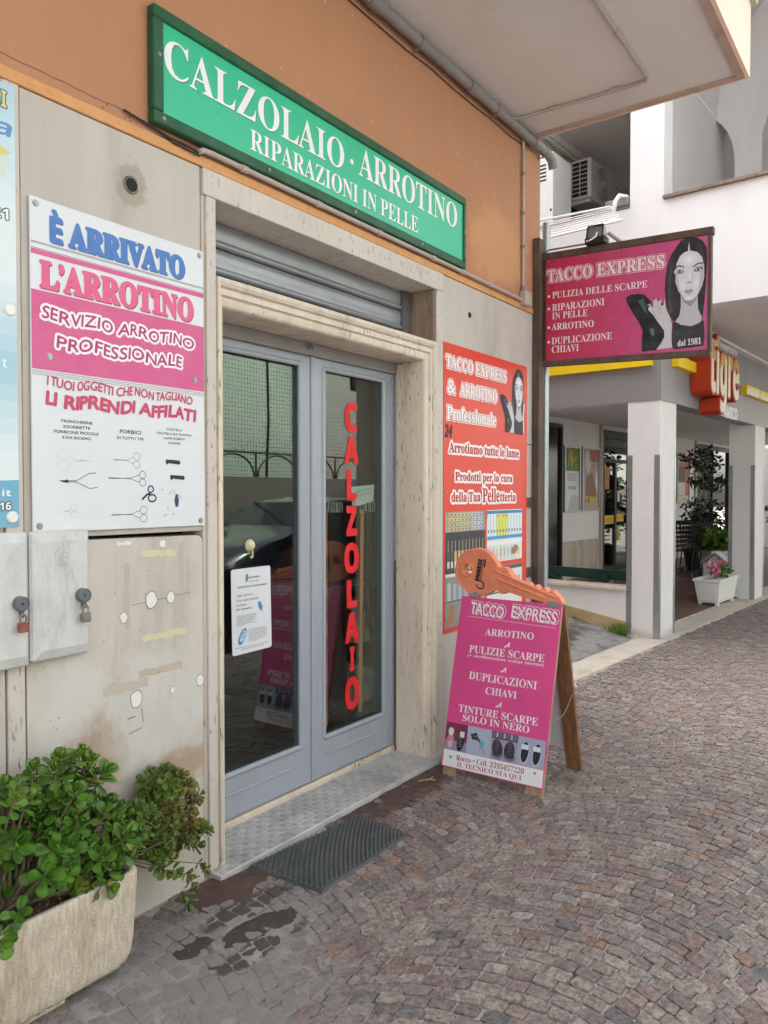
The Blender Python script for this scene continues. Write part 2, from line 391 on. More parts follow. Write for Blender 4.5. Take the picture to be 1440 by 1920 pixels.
mat('belt_black', (.012, .012, .013), .45, bump=.1)
mat('steel', (.55, .55, .54), .3, .9, bump=.03)
mat('carton', (.62, .62, .55), .6, var=.05, bump=.03)
mat('ac_body', (.55, .53, .48), .5, var=.04, bump=.03)
mat('wicker', (.55, .56, .58), .6, var=.1, bump=.2)

def leaf_material(name, c, edge, rough=.32):
    m = bpy.data.materials.new(name); m.use_nodes = True; N = NT(m); b = N.n['Principled BSDF']
    a = N.new('Attribute', attribute_name='tint'); oi = N.new('NewGeometry')
    n = N.noise(N.pos(), 22, 4); cc = N.mix(N.ramp(n, .35, .65), tuple(x*.6 for x in c), tuple(x*1.25 for x in c))
    cc = N.mix(N.math('MULTIPLY', N.ramp(N.noise(N.pos(), 4.5, 3), .5, .68), .7), cc, edge)
    rv = oi.outputs['Random Per Island']
    cc = N.mix(N.math('MULTIPLY', N.ramp(rv, .93, .97), .5), cc, (.30, .20, .03))
    N.val(b.inputs['Base Color'], cc); b.inputs['Roughness'].default_value = rough
    b.inputs['Subsurface Weight'].default_value = 0.0; b.inputs['Specular IOR Level'].default_value = .5
    MATS[name] = m
leaf_material('leaf', (.075, .185, .018), (.17, .25, .03), .4); leaf_material('leaf_olive', (.12, .19, .035), (.25, .19, .06), .42)
leaf_material('leaf_dark', (.02, .05, .015), (.03, .08, .02)); leaf_material('leaf_grass', (.16, .24, .04), (.22, .26, .08), .6)

def glass_material():
    m = bpy.data.materials.new('glass'); m.use_nodes = True; N = NT(m); N.n.remove(N.n['Principled BSDF'])
    g = N.new('NewGeometry'); d = N.new('VectorMath', operation='DOT_PRODUCT'); N.link(g.outputs['Incoming'], d.inputs[0]); N.link(g.outputs['Normal'], d.inputs[1])
    c = N.math('ABSOLUTE', d.outputs['Value']); k = N.math('POWER', N.math('SUBTRACT', 1.0, c), 5.0)
    F = N.math('MULTIPLY_ADD', k, .88, .085)
    t = N.new('BsdfTransparent'); t.inputs[0].default_value = (.82, .86, .84, 1)
    gl = N.new('BsdfGlossy'); gl.inputs['Roughness'].default_value = .0; gl.inputs[0].default_value = (.9, 1, .93, 1)
    mx = N.new('MixShader'); N.link(F, mx.inputs[0]); N.link(t.outputs[0], mx.inputs[1]); N.link(gl.outputs[0], mx.inputs[2])
    N.link(mx.outputs[0], N.n['Material Output'].inputs[0]); MATS['glass'] = m
glass_material()

# ---------------------------------------------------------------- paving: colours shared by stones and joints
def paving_wear(N, cc, joint):
    grey = (.29, .275, .265) if joint else (.235, .225, .22)
    fs = [patch(1.75, -.42, .62, .34, grey, .85, 9, 'XY', .6, .8), patch(1.2, -.75, .7, .45, grey, .8, 8, 'XY', .6, .8),
          patch(2.0, -.30, .22, .07, (.055, .042, .038), .85, 14, 'XY', .25, 1.0), patch(1.86, -.52, .20, .055, (.055, .045, .042), .85, 13, 'XY', .25, 1.1),
          patch(2.07, -.12, .20, .07, (.075, .045, .038), .85, 14, 'XY', .3, .9), patch(3.25, -.20, .42, .09, (.075, .045, .038), .8, 11, 'XY', .3, 1.0),
          patch(3.5, -.14, .25, .08, (.075, .045, .038), .8, 11, 'XY', .3, 1.0)]
    return chain(*fs)(N, cc)
def paving_mats():
    m = bpy.data.materials.new('porphyry'); m.use_nodes = True; N = NT(m); b = N.n['Principled BSDF']
    a = N.new('Attribute', attribute_name='tint').outputs['Color']
    n = N.noise(N.pos(), 60, 6, .7); n2 = N.noise(N.pos(), 9, 3); n3 = N.noise(N.pos(), 170, 3, .7)
    cc = N.mix(N.ramp(n, .34, .66), (.50, .50, .52), (1.45, 1.42, 1.38)); cc = N.mix(1.0, a, cc, 'MULTIPLY')
    n4 = N.noise(N.pos(off=(5, 2, 1)), 32, 4, .6, .6); cc = N.mix(N.math('MULTIPLY', N.ramp(n4, .5, .62), .38), cc, (.14, .135, .135)); n5 = N.noise(N.pos(off=(1, 8, 3)), 26, 4, .6, .8); cc = N.mix(N.math('MULTIPLY', N.ramp(n5, .56, .68), .35), cc, (.27, .235, .215))
    cc = N.mix(N.math('MULTIPLY', N.ramp(n3, .6, .72), .45), cc, (.33, .30, .28))
    cc = N.mix(N.math('MULTIPLY', N.ramp(n2, .5, .7), .30), cc, (.22, .19, .18))
    cc = paving_wear(N, cc, False); N.val(b.inputs['Base Color'], cc)
    N.val(b.inputs['Roughness'], N.math('MULTIPLY_ADD', n, .3, .48)); b.inputs['Specular IOR Level'].default_value = .4
    h = N.math('ADD', N.math('MULTIPLY', n, 1.0), N.math('MULTIPLY', n3, .5)); N.val(b.inputs['Normal'], N.bump(h, .75, .006))
    MATS['porphyry'] = m
    m = bpy.data.materials.new('joint'); m.use_nodes = True; N = NT(m); b = N.n['Principled BSDF']
    n = N.noise(N.pos(), 80, 5, .7); n2 = N.noise(N.pos(), 4, 5, .6)
    cc = N.mix(N.ramp(n2, .33, .52), (.07, .06, .055), (.42, .385, .35)); cc = N.mix(N.math('MULTIPLY', N.ramp(n, .45, .7), .4), cc, (.09, .08, .075))
    sp = N.new('SeparateXYZ'); N.link(N.new('NewGeometry').outputs['Position'], sp.inputs[0])
    # away from the built stones the sheet itself carries the paving pattern
    vo = N.new('TexVoronoi', feature='DISTANCE_TO_EDGE'); N.link(N.pos(), vo.inputs['Vector']); vo.inputs['Scale'].default_value = 13
    vc = N.new('TexVoronoi'); N.link(N.pos(), vc.inputs['Vector']); vc.inputs['Scale'].default_value = 13
    st = N.mix(N.ramp(vo.outputs['Distance'], .03, .09), (.20, .18, .16), N.mix(.25, (.19, .155, .145), vc.outputs['Color']))
    out = N.math('MAXIMUM', N.ramp(sp.outputs['X'], 14.2, 14.3), N.math('SUBTRACT', 1.0, N.ramp(sp.outputs['Y'], -3.25, -3.2)))
    cc = N.mix(out, cc, N.mix(1.0, st, (.85, .85, .85), 'MULTIPLY'))
    cc = paving_wear(N, cc, True); N.val(b.inputs['Base Color'], cc); b.inputs['Roughness'].default_value = .9
    N.val(b.inputs['Normal'], N.bump(n, .8, .006)); MATS['joint'] = m
paving_mats()

# ---------------------------------------------------------------- ground
g = MB(); NX = 60
g.add([(-60, -60, 0), (90, -60, 0), (90, 60, 0), (-60, 60, 0)], [(0, 1, 2, 3)])
ground = g.build('pavement', 'joint', kind='structure')
ORG['pavement'] = Vector((0, 0, 0))

def cobbles():
    rnd = random.Random(11); W = 1.16; Rr = W*.66; p = .059; stones = []
    def cv(sx): q = ((sx+W/2) % W)-W/2; return math.sqrt(max(Rr*Rr-q*q, 0))
    nseg = 17; ang = math.asin(W/2/Rr)
    ks = int(15/p)
    for seg in range(-3, 1):
        c0 = seg*W-.25
        for k in range(-12, ks):
            off = rnd.random()*.8; row = []
            for i in range(nseg+1):
                a = -ang+2*ang*(i+(off if 0 < i < nseg else (0 if i == 0 else 0)))/nseg
                if i == nseg: a = ang
                row.append(min(a, ang)+(rnd.uniform(-.012, .012) if 0 < i < nseg else 0))
            for i in range(nseg):
                a0, a1 = row[i], row[i+1]
                if a1-a0 < .03: continue
                am = (a0+a1)/2
                def pt(a, t): return (Rr*math.sin(a)*1.0, k*p+Rr*math.cos(a)+t)
                # stone sides lean from the stacking direction towards the arc's radius
                ln = .45*math.sin(am)*p
                q = [pt(a0, 0), pt(a1, 0), pt(a1, p), pt(a0, p)]
                q[2] = (q[2][0]+ln, q[2][1]); q[3] = (q[3][0]+ln, q[3][1])
                q = [(c0+y, x) for y, x in q]          # (y, x)
                Q = [Vector((x+.25+.02*math.sin(3*y), y, 0)) for y, x in q]
                c = sum(Q, Vector())/4
                if not (.55 < c.x < 13.4 and -3.1 < c.y < -.045): continue
                if c.y < -2.9+.12*(c.x-2) - .9 and c.x > 6: continue
                if c.x > 5.15 and c.y > -.10-(c.x-8.2)*.063-.035: continue
                if 2.02 < c.x < 3.86 and c.y > -.115: continue
                stones.append((Q, c))
    cols = [(.235, .190, .172), (.212, .168, .155), (.255, .210, .188), (.182, .155, .148), (.228, .192, .178), (.272, .230, .206), (.205, .152, .142), (.222, .178, .164)]
    camp = Vector((0, -2.36, 1.55)); out = []
    for Q, c in stones:
        tc = rnd.choice(cols); u = rnd.random()
        if u < .028: tc = (.26, .165, .120)
        elif u < .07: tc = (.20, .140, .118)
        elif u < .11: tc = (.135, .128, .132)
        elif u < .15: tc = (.29, .26, .24)
        f = rnd.uniform(.86, 1.14); tc = tuple(x*f for x in tc)
        d = c-camp; dep = d.dot(fwd); px = 1440*d.dot(Vector((math.sin(_a), -math.cos(_a), 0)))/dep
        py = 1440*d.dot(Vector((math.sin(_a), -math.cos(_a), 0)).cross(fwd))/dep
        vis = abs(px) < 715 and abs(py) < 955
        out.append(((-1/dep if vis else 9), Q, c, tc, rnd.random()))
    out.sort(key=lambda t: t[0])
    def stone(m, Q, c, tc, r0):
        r = random.Random(r0); gap = .0020+.003*r.random(); P = []
        h = .0068+r.uniform(-.0022, .0025)
        tx, ty = r.uniform(-.03, .03), r.uniform(-.03, .03)
        J = [q+Vector((r.uniform(-.0042, .0042), r.uniform(-.0042, .0042), 0)) for q in Q]
        top = []; bot = []
        for i in range(4):
            a, b, d = J[i], J[(i+1) % 4], J[i-1]
            e1 = (b-a).normalized(); e0 = (d-a).normalized()
            inn = (e1+e0).normalized()*gap*1.4
            cr = min(.0075, (b-a).length*.15)
            for e in (e0, e1):
                q = a+inn+e*cr*r.uniform(.7, 1.2)-(e0+e1)*.0016; bot.append(q+Vector((0, 0, -.003)))
                q2 = q+(c-q)*.055; top.append(Vector((q2.x, q2.y, h+tx*(q2.x-c.x)+ty*(q2.y-c.y))))
        m.cur = tc; ctr = Vector((c.x, c.y, h+.0012))
        V = top+bot+[ctr]
        m.add(V, [(i, (i+1) % 8, 16) for i in range(8)]+[(8+i, 8+(i+1) % 8, (i+1) % 8, i) for i in range(8)])
    for k, (_, Q, c, tc, r0) in enumerate(out[:300]):
        m = MB(); stone(m, Q, c, tc, r0); m.build('cobblestone', 'porphyry', ground)
    m = MB()
    for (_, Q, c, tc, r0) in out[300:]: stone(m, Q, c, tc, r0)
    m.build('cobblestones', 'porphyry', ground, kind='stuff')
    return len(out)
print('stones', cobbles())
# ---------------------------------------------------------------- the ochre building (wall plane y = 0)
A = thing('ochre_building', (0, 0, 0), 'ochre rendered building with stone cladded ground floor, cobbler doorway and balcony overhead', 'building')
def pa(name, m, boxes, bev=0.0, parent=A, **kw):
    mb = MB()
    for b in boxes: mb.box(*b, bev=bev)
    return mb.build(name, m, parent, **kw)
pa('upper_wall', 'ochre', [(-4, 5.245, .0, .30, 2.875, 6.0)])
pa('wall_border', 'ochre_trim', [(-4, 5.24, -.008, .2, 2.832, 2.873)], .003)
pa('roof', 'soffit', [(-4, 5.24, .301, 5, 5.8, 5.95)])
pa('side_wall', 'ochre', [(5.10, 5.24, .302, 5, 0, 6.0)])
pa('rear_wall', 'ochre', [(-4, 5.098, 4.86, 5, 0, 6.0)])
# stone cladding, each slab its own piece
for (x0, x1, z0, z1, y, m) in [(-4, .64, 0, 2.830, 0, 'stone'), (.645, 1.257, 0, 2.830, .001, 'stone'), (1.262, 1.318, 0, 2.830, -.006, 'travertine_pale'),
                               (1.323, 2.055, 1.402, 2.830, 0, 'stone'), (3.878, 5.235, 1.90, 2.830, 0, 'stone'), (3.878, 5.235, 0, 1.896, .001, 'stone')]:
    pa('stone_slab', m, [(x0, x1, y, .12, z0, z1)], .002)
pa('wall_core', 'black_gap', [(-4, 2.05, .121, .3, 0, 2.83), (3.9, 5.09, .121, .3, 0, 2.83)])
# lower painted slab with rounded upper corner
m = MB(); pts = [(1.323, 0), (2.052, 0), (2.052, 1.355)]+[(2.022+.03*math.cos(R(a)), 1.355+.03*math.sin(R(a))) for a in (15, 30, 45, 60, 75, 90)]+[(1.323, 1.392)]
m.prism(pts, -.006, .11, lambda x, z, y: (x, y, z)); m.build('stone_slab', 'stone_lower', A)
# tape remains, plaster dabs and the drilled holes
sh = Sheet((0, -.0065, 0), (1, 0, 0), (0, 0, 1))
tape = (.55, .49, .42); yel = (.62, .56, .38); rr = random.Random(5)
def strip(x0, z0, x1, z1, c, l=1, n=14, jag=.006):
    P = []
    L = math.hypot(x1-x0, z1-z0)
    vert = abs(z1-z0) > abs(x1-x0)
    top = []; bot = []
    for i in range(n+1):
        t = i/n
        if vert: top.append((x0+rr.uniform(-jag, jag)*.5, z0+(z1-z0)*t)); bot.append((x1+rr.uniform(-jag, jag)*.5, z0+(z1-z0)*t))
        else: top.append((x0+(x1-x0)*t, z1+rr.uniform(-jag, jag))); bot.append((x0+(x1-x0)*t, z0+rr.uniform(-jag, jag)))
    sh.poly(top+bot[::-1], c, l)
strip(1.655, 1.335, 1.672, .90, tape); strip(1.688, 1.30, 1.712, 1.06, (.48, .42, .35))
strip(1.938, 1.36, 1.956, 1.06, (.49, .43, .34)); strip(1.975, 1.30, 1.985, 1.15, (.47, .41, .34))
strip(1.60, .835, 1.79, .87, (.50, .44, .37)); strip(1.75, .872, 1.945, .902, (.48, .41, .33))
strip(1.76, 1.315, 1.92, 1.338, yel); strip(1.765, 1.005, 1.97, 1.03, yel)
strip(1.66, 1.365, 1.72, 1.375, (.75, .73, .68)); strip(1.845, 1.35, 1.87, 1.372, (.78, .77, .74))
for (x, z, r_) in [(1.805, 1.155, .026), (1.895, 1.155, .019), (1.685, 1.105, .017), (1.735, .80, .027), (2.035, .81, .02), (1.90, .80, .012)]:
    P = [(x+r_*math.cos(R(a))*rr.uniform(.75, 1.05), z+r_*1.15*math.sin(R(a))*rr.uniform(.85, 1.1)) for a in range(0, 360, 24)]
    sh.poly([(a+(a-x)*.14, b+(b-z)*.14) for a, b in P], (.30, .25, .2), 2); sh.poly(P, (.74, .73, .71), 3)
sh.line([(1.72, 1.145), (1.80, 1.15), (1.99, 1.165)], .003, (.3, .25, .2), 1)
sh.line([(1.70, .735), (1.73, .737)], .005, (.25, .2, .17), 1); sh.line([(1.705, .68), (1.76, .69)], .004, (.25, .2, .17), 1)
sh.line([(1.76, .76), (1.765, .71)], .006, (.35, .3, .26), 1)
for i in range(70): sh.ell(rr.uniform(1.34, 2.04), rr.uniform(.5, 1.35), rr.uniform(.001, .003), rr.uniform(.001, .004), (.28, .23, .18), 1, n=6)
sh.build('wall_marks', A, kind='stuff')
m = MB(); m.lathe((1.735, -.004, 2.655), [(.032, 0), (.030, .004), (.026, .001)], 18, (0, -1, 0)); m.build('hole_collar', 'rust_steel', A)
m = MB(); m.disc((1.735, -.0052, 2.655), .024, (0, -1, 0), .002, 18); m.disc((4.206, -.003, 2.655), .017, (0, -1, 0), .002, 14); m.build('drilled_hole', 'black_gap', A)
sh = Sheet((0, -.0025, 0), (1, 0, 0), (0, 0, 1))
for i in range(60):
    x = rr.choice([rr.uniform(.7, 2.04), rr.uniform(3.9, 5.1)]); z = rr.uniform(1.5, 2.8) if x < 3 else rr.uniform(.1, 2.8)
    sh.ell(x, z, rr.uniform(.001, .003), rr.uniform(.001, .004), (.25, .2, .16), 1, n=6)
sh.build('wall_pits', A, kind='stuff')
sh = Sheet((0, -.0004, 0), (1, 0, 0), (0, 0, 1))
for i in range(46):
    x = rr.uniform(1.0, 5.15); z = rr.uniform(3.36, 3.98); sh.ell(x, z, rr.uniform(.003, .006), rr.uniform(.004, .012), (.62, .36, .23), 1, n=6, rot=rr.uniform(-30, 30))
P_ = [(1.0+.04*i, 2.912+rr.uniform(-.004, .004)-.0002*i) for i in range(21)]; sh.line(P_, .0035, (.20, .09, .045), 1)
for i in range(8): sh.ell(rr.uniform(1.6, 2.0), 2.892+rr.uniform(-.012, .012), .006, .003, (.16, .08, .045), 1, n=6)
sh.build('plaster_flecks', A, kind='stuff')
# trim round the opening
pa('jamb_trim', 'travertine_pale', [(2.075, 2.124, -.015, .18, 0, 2.722)], .003)
pa('jamb_trim', 'travertine_pale', [(3.80, 3.872, -.015, -.0005, .0, 2.722)], .003)
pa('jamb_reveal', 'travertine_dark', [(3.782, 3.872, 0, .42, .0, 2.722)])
pa('jamb_reveal', 'travertine', [(2.056, 2.074, -.004, .4, .0, 2.722)])
pa('lintel', 'travertine_pale', [(2.06, 3.872, -.016, .42, 2.724, 2.828)], .003)
# roller shutter showing above the moulded surround: curved slats
def slat(z0, z1, y):
    m = MB(); H = z1-z0; prof = [(y+.012, z0), (y-.006, z0+.002), (y-.014, z0+.010), (y-.012, z0+.020), (y-.002, z0+.026), (y, z0+.034), (y-.005, z0+.05), (y-.006, z0+H*.7), (y-.002, z1-.006), (y+.012, z1)]; n = len(prof)-1
    V = [(x, p[0], p[1]) for x in (2.125, 3.70) for p in prof]; k = n+1
    m.add(V, [(i, i+1, i+1+k, i+k) for i in range(n)]); return m.build('shutter_slat', 'shutter', A, smooth=True)
for i in range(3): slat(2.385+i*.114, 2.385+(i+1)*.114-.003, .175)
pa('shutter_guide', 'shutter_dark', [(3.70, 3.781, .155, .20, 2.3, 2.723)])
pa('shutter_box', 'black_gap', [(2.126, 3.78, .201, .30, 2.40, 2.723)])
# moulded surround: stepped profile swept up, across and down
def surround():
    m = MB()
    # profile as (inset from the outer edge, y)
    prof = [(0, .20), (0, .0), (.006, -.022), (.022, -.026), (.034, -.018), (.038, -.004), (.046, -.012), (.064, -.012), (.070, .002), (.076, -.002), (.094, .002), (.102, .010), (.106, .02), (.106, .20)]
    sL, sR, sT = .48, .92, 1.12
    rings = []
    for (X, Z, kx, kz) in [(2.1255, .03, sL, 0), (2.1255, 2.425, sL, sT), (3.798, 2.425, -sR, sT), (3.798, .03, -sR, 0)]:
        rings.append([(X+i*kx, y, Z-i*kz) for i, y in prof])
    V = [p for r_ in rings for p in r_]; k = len(prof)
    m.add(V, [(r_*k+i, (r_+1)*k+i, (r_+1)*k+i+1, r_*k+i+1) for r_ in range(3) for i in range(k-1)])
    m.add([rings[0][i] for i in range(k)], [list(range(k))]); m.add([rings[3][i] for i in range(k)], [list(range(k))])
    return m.build('door_surround', 'travertine_cream', A, smooth='auto')
surround()
pa('reveal_lining', 'travertine', [(3.702, 3.78, .0235, .195, .032, 2.305)])
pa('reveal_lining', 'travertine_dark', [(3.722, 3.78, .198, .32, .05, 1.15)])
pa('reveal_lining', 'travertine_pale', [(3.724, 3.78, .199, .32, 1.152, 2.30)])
pa('head_track', 'pipe_grey', [(2.18, 3.72, .205, .235, 2.245, 2.31), (2.18, 3.72, .236, .26, 2.285, 2.40)], .003)
m = MB(); m.tube([(2.93, .20, 2.285), (2.93, .165, 2.285)], .013, 12); m.build('door_sensor', 'pipe_grey', A)
# threshold
pa('sill', 'travertine_cream', [(2.126, 3.722, .222, .34, .0, .055)], .004)
pa('step_plate', 'checker', [(2.07, 3.885, -.082, .220, .0, .030)], .003)
m = MB(); ri = 0
for i in range(46):
    for j in range(8):
        cx = 2.10+i*.0385; cy = -.065+j*.036
        if cy > .21 or cx > 3.85: continue
        if cx > 3.69 and cy > -.03: continue
        alt = (i+j) % 2
        for k in range(4):
            o = (k-1.5)*.0072
            if alt: m.box(cx+o-.0016, cx+o+.0016, cy-.012, cy+.012, .0302, .0328)
            else: m.box(cx-.013, cx+.013, cy+o-.0016, cy+o+.0016, .0302, .0328)
m.build('tread_ribs', 'checker', A, kind='stuff')

# ---------------------------------------------------------------- glazed double door
def leaf(x0, x1, y=.235):
    L = MB(); z0, z1 = .062, 2.262; t = .045; st = .075
    gx0, gx1, gz0, gz1 = x0+st, x1-st, .262, 2.200
    for b in [(x0, gx0, z0, z1), (gx1, x1, z0, z1), (gx0, gx1, gz1, z1), (gx0, gx1, z0, gz0)]: L.box(b[0], b[1], y, y+t, b[2], b[3])
    o = L.build('door_leaf', 'door_paint', A)
    # raised bead round the glass, rounded
    B = MB(); r_ = .014
    for a, b in [((gx0, gz0), (gx1, gz0)), ((gx0, gz1), (gx1, gz1)), ((gx0, gz0), (gx0, gz1)), ((gx1, gz0), (gx1, gz1))]:
        B.tube([(a[0], y+.002, a[1]), (b[0], y+.002, b[1])], r_, 10)
    B.build('glazing_bead', 'door_paint', o, smooth='auto')
    B = MB(); B.box(gx0+.02, gx1-.02, y-.006, y-.0003, .165, .178, bev=.003); B.box(x0+.012, x1-.012, y-.005, y-.0004, .066, .074, bev=.002); B.build('kick_rail', 'door_paint', o)
    G = MB(); G.box(gx0-.003, gx1+.003, y+.018, y+.023, gz0-.003, gz1+.003); G.build('pane', 'glass', o)
    return o
left = leaf(2.286, 2.976); right = leaf(3.006, 3.696)
pa('door_mullion', 'door_paint', [(2.977, 3.005, .222, .262, .060, 2.264)], .006)
pa('door_frame', 'door_paint', [(2.176, 2.284, .23, .30, .056, 2.29), (3.698, 3.721, .23, .30, .056, 2.29), (2.285, 3.697, .24, .30, 2.264, 2.284)], .003)
# red letters down the right pane
sh = Sheet((0, .2515, 0), (1, 0, 0), (0, 0, 1))
red = (.72, .012, .018)
for ch, z1, z0, x0, x1 in [('C', 2.047, 1.887, 3.285, 3.392), ('A', 1.860, 1.713, 3.282, 3.400), ('L', 1.675, 1.514, 3.300, 3.386), ('Z', 1.478, 1.317, 3.296, 3.386), ('O', 1.275, 1.110, 3.278, 3.403),
                           ('L', 1.070, .918, 3.300, 3.388), ('A', .885, .725, 3.284, 3.402), ('I', .698, .567, 3.326, 3.364), ('O', .530, .352, 3.285, 3.405)]:
    sh.text(ch, x0+.004, z0+.004, x1-.004, z1-.004, red, 0, 'bold', thick=.007, ncopy=8)
sh.build('lettering', right)
# clear strip behind the letters and a taped note
sh = Sheet((0, .262, 0), (1, 0, 0), (0, 0, 1))
sh.poly([(3.355, 1.55), (3.36, 1.47), (3.555, 1.505), (3.565, 1.60), (3.35, 1.585)][::-1], (.62, .70, .66), 0)
sh.build('note_paper', right)
sh = Sheet((0, .2610, 0), (1, 0, 0), (0, 0, 1))
for k, (t, x) in enumerate([('SONO FATTI A MANO', 3.53), ('PREZZI IL MIGLIOR', 3.53), ('N.19', 3.44)]): sh.text(t, 3.385+.01*k, 1.553-.024*k, x, 1.563-.024*k, (.1, .1, .1), 0, 'sans', warp=lambda X, Y: (X, Y+(X-3.4)*.14))
sh.build('note_writing', right)

# ---------------------------------------------------------------- shop interior
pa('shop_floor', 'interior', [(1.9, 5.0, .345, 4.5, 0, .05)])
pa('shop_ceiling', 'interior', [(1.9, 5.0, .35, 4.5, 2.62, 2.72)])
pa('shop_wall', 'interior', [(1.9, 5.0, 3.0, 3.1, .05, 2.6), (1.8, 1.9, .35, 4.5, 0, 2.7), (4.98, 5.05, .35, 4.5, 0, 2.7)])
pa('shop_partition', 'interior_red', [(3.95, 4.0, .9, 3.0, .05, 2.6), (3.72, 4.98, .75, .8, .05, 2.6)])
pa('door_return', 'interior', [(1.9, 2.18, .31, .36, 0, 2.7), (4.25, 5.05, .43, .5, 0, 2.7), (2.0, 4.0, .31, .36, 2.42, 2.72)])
sf = thing('display_shelf', (4.1, .7, .05), 'dark shelf stacked with white cartons behind the lower right of the shop door glass', 'shelf')
for z in (.25, .62, .95): MB().box(3.62, 4.20, .50, .74, z, z+.015).build('shelf_board', 'interior', sf)
MB().box(3.60, 3.615, .50, .745, .05, 1.4).build('shelf_side', 'interior', sf)
for i, (x0, x1, z0, z1) in enumerate([(3.66, 3.90, .266, .34), (3.64, 3.88, .345, .40), (3.62, 3.9, .405, .47), (3.5, 3.6, .27, .38), (3.56, 3.92, .636, .72), (3.6, 3.9, .725, .78), (3.47, 3.55, .64, .76), (3.62, 3.9, .966, 1.0)]):
    x0 += .20; x1 += .20; o = MB().box(x0, x1, .46, .70, z0, z1, bev=.003).build('carton', 'carton', loc=((x0+x1)/2, .6, z0))
    tag(o, ['wide white carton at the bottom of the stack on the lowest shop shelf', 'white carton second from the bottom of the lowest shop shelf stack', 'white carton with curled lid on top of the lowest shop shelf stack', 'small upright white box left on the lowest shop shelf',
            'broad pale carton lying on the middle shop shelf', 'thin pale carton on top of the broad one on the middle shop shelf', 'narrow upright pale box at the left of the middle shop shelf', 'flat pale carton on the highest shop shelf'][i], 'box', 'cartons on the shop shelf')
rail = MB(); rail.tube([(2.98, .288, 1.512), (3.30, .288, 1.506), (3.68, .288, 1.510)], .003, 6); tag(rail.build('belt_rail', 'steel', loc=(3.3, .33, 1.55)), 'thin steel rail from which belts hang inside the shop door', 'rail')
def belt(x, wd, ztop, zbot, m, label, stamped=False, sway=0.0):
    t = thing('belt', (x, .30, ztop), label, 'belt', 'belts hanging inside the shop door')
    B = MB(); n = 12; V = []
    for i in range(n+1):
        z = ztop-.035+(zbot-ztop+.035)*i/n; sx = x+sway*i/n; V += [(sx-wd/2, .292, z), (sx+wd/2, .292, z), (sx+wd/2, .296, z), (sx-wd/2, .296, z)]
    F = [(a*4+k, a*4+(k+1) % 4, a*4+4+(k+1) % 4, a*4+4+k) for a in range(n) for k in range(4)]+[(0, 1, 2, 3), (n*4, n*4+3, n*4+2, n*4+1)]
    B.add(V, F).build('strap', m, t)
    k = MB(); a = wd/2+.008; k.tube([(x-a, .290, ztop), (x+a, .290, ztop), (x+a, .290, ztop-.05), (x-a, .290, ztop-.05), (x-a, .290, ztop)], .003, 6); k.tube([(x, .288, ztop-.045), (x, .286, ztop+.002)], .002, 6)
    k.build('buckle', 'steel', t)
    k = MB(); k.box(x-wd/2-.002, x+wd/2+.002, .289, .299, ztop-.075, ztop-.06); k.build('keeper', m, t)
    if stamped:
        sh2 = Sheet((0, .2916, 0), (1, 0, 0), (0, 0, 1)); c_ = (.16, .04, .015)
        for zc in (1.14, .93, .70, .45):
            cx = x+sway*(ztop-zc)/(ztop-zbot)
            for s_ in (-1, 1): sh2.ell(cx, zc+s_*.035, wd*.32, .05, c_, 1)
        for i in range(4): sh2.ell(x+sway, zbot+.03+i*.022, .002, .003, (.02, .01, .01), 1, n=8)
        sh2.build('stamping', t)
belt(3.163, .040, 1.51, .29, 'belt_tan', 'tan leather belt with dark stamped ovals hanging inside the door glass, leftmost of the belts', True)
belt(3.492, .030, 1.49, .30, 'belt_tan', 'braided tan leather belt hanging right of the red door letters', False, -.02)
for i, x in enumerate((3.205, 3.232, 3.258, 3.284, 3.545, 3.585)):
    belt(x, .026, 1.50-.004*(i % 2), [.5, .7, .42, .6, .78, .7][i], 'belt_black', ['black belt hanging just right of the stamped tan belt', 'second black belt from the stamped tan belt, shorter than its neighbours', 'long black belt third from the stamped tan belt', 'black belt nearest the left edge of the red door letters',
         'black belt hanging just right of the braided tan belt', 'rightmost black belt by the edge of the door glass'][i])
rl = MB(); rl.disc((3.25, .62, 1.08), .16, (0, -1, 0), .03, 28); tag(rl.build('red_disc', 'interior_red', loc=(3.25, .62, 1.0)), 'dark red round machine guard dimly seen behind the belts', 'machine part')

# ---------------------------------------------------------------- balcony over the shop
mb = MB(); mb.box(-4, 5.075, -1.402, -.001, 4.062, 4.2); mb.build('balcony_slab', 'soffit', A)
pa('balcony_front', 'peach', [(-4, 5.085, -1.425, -1.403, 4.045, 4.48)])
pa('balcony_front', 'peach', [(5.0755, 5.085, -1.402, -.001, 4.045, 4.48)])
pa('drip_edge', 'drip', [(-4, 5.075, -1.402, -1.355, 4.046, 4.0615), (5.03, 5.075, -1.354, -.002, 4.046, 4.0615)])
pa('coping', 'travertine', [(-4, 5.12, -1.46, -1.0, 4.482, 4.52)], .004)
pa('balcony_floor', 'soffit', [(-4, 5.07, -1.39, -.002, 4.201, 4.3)])

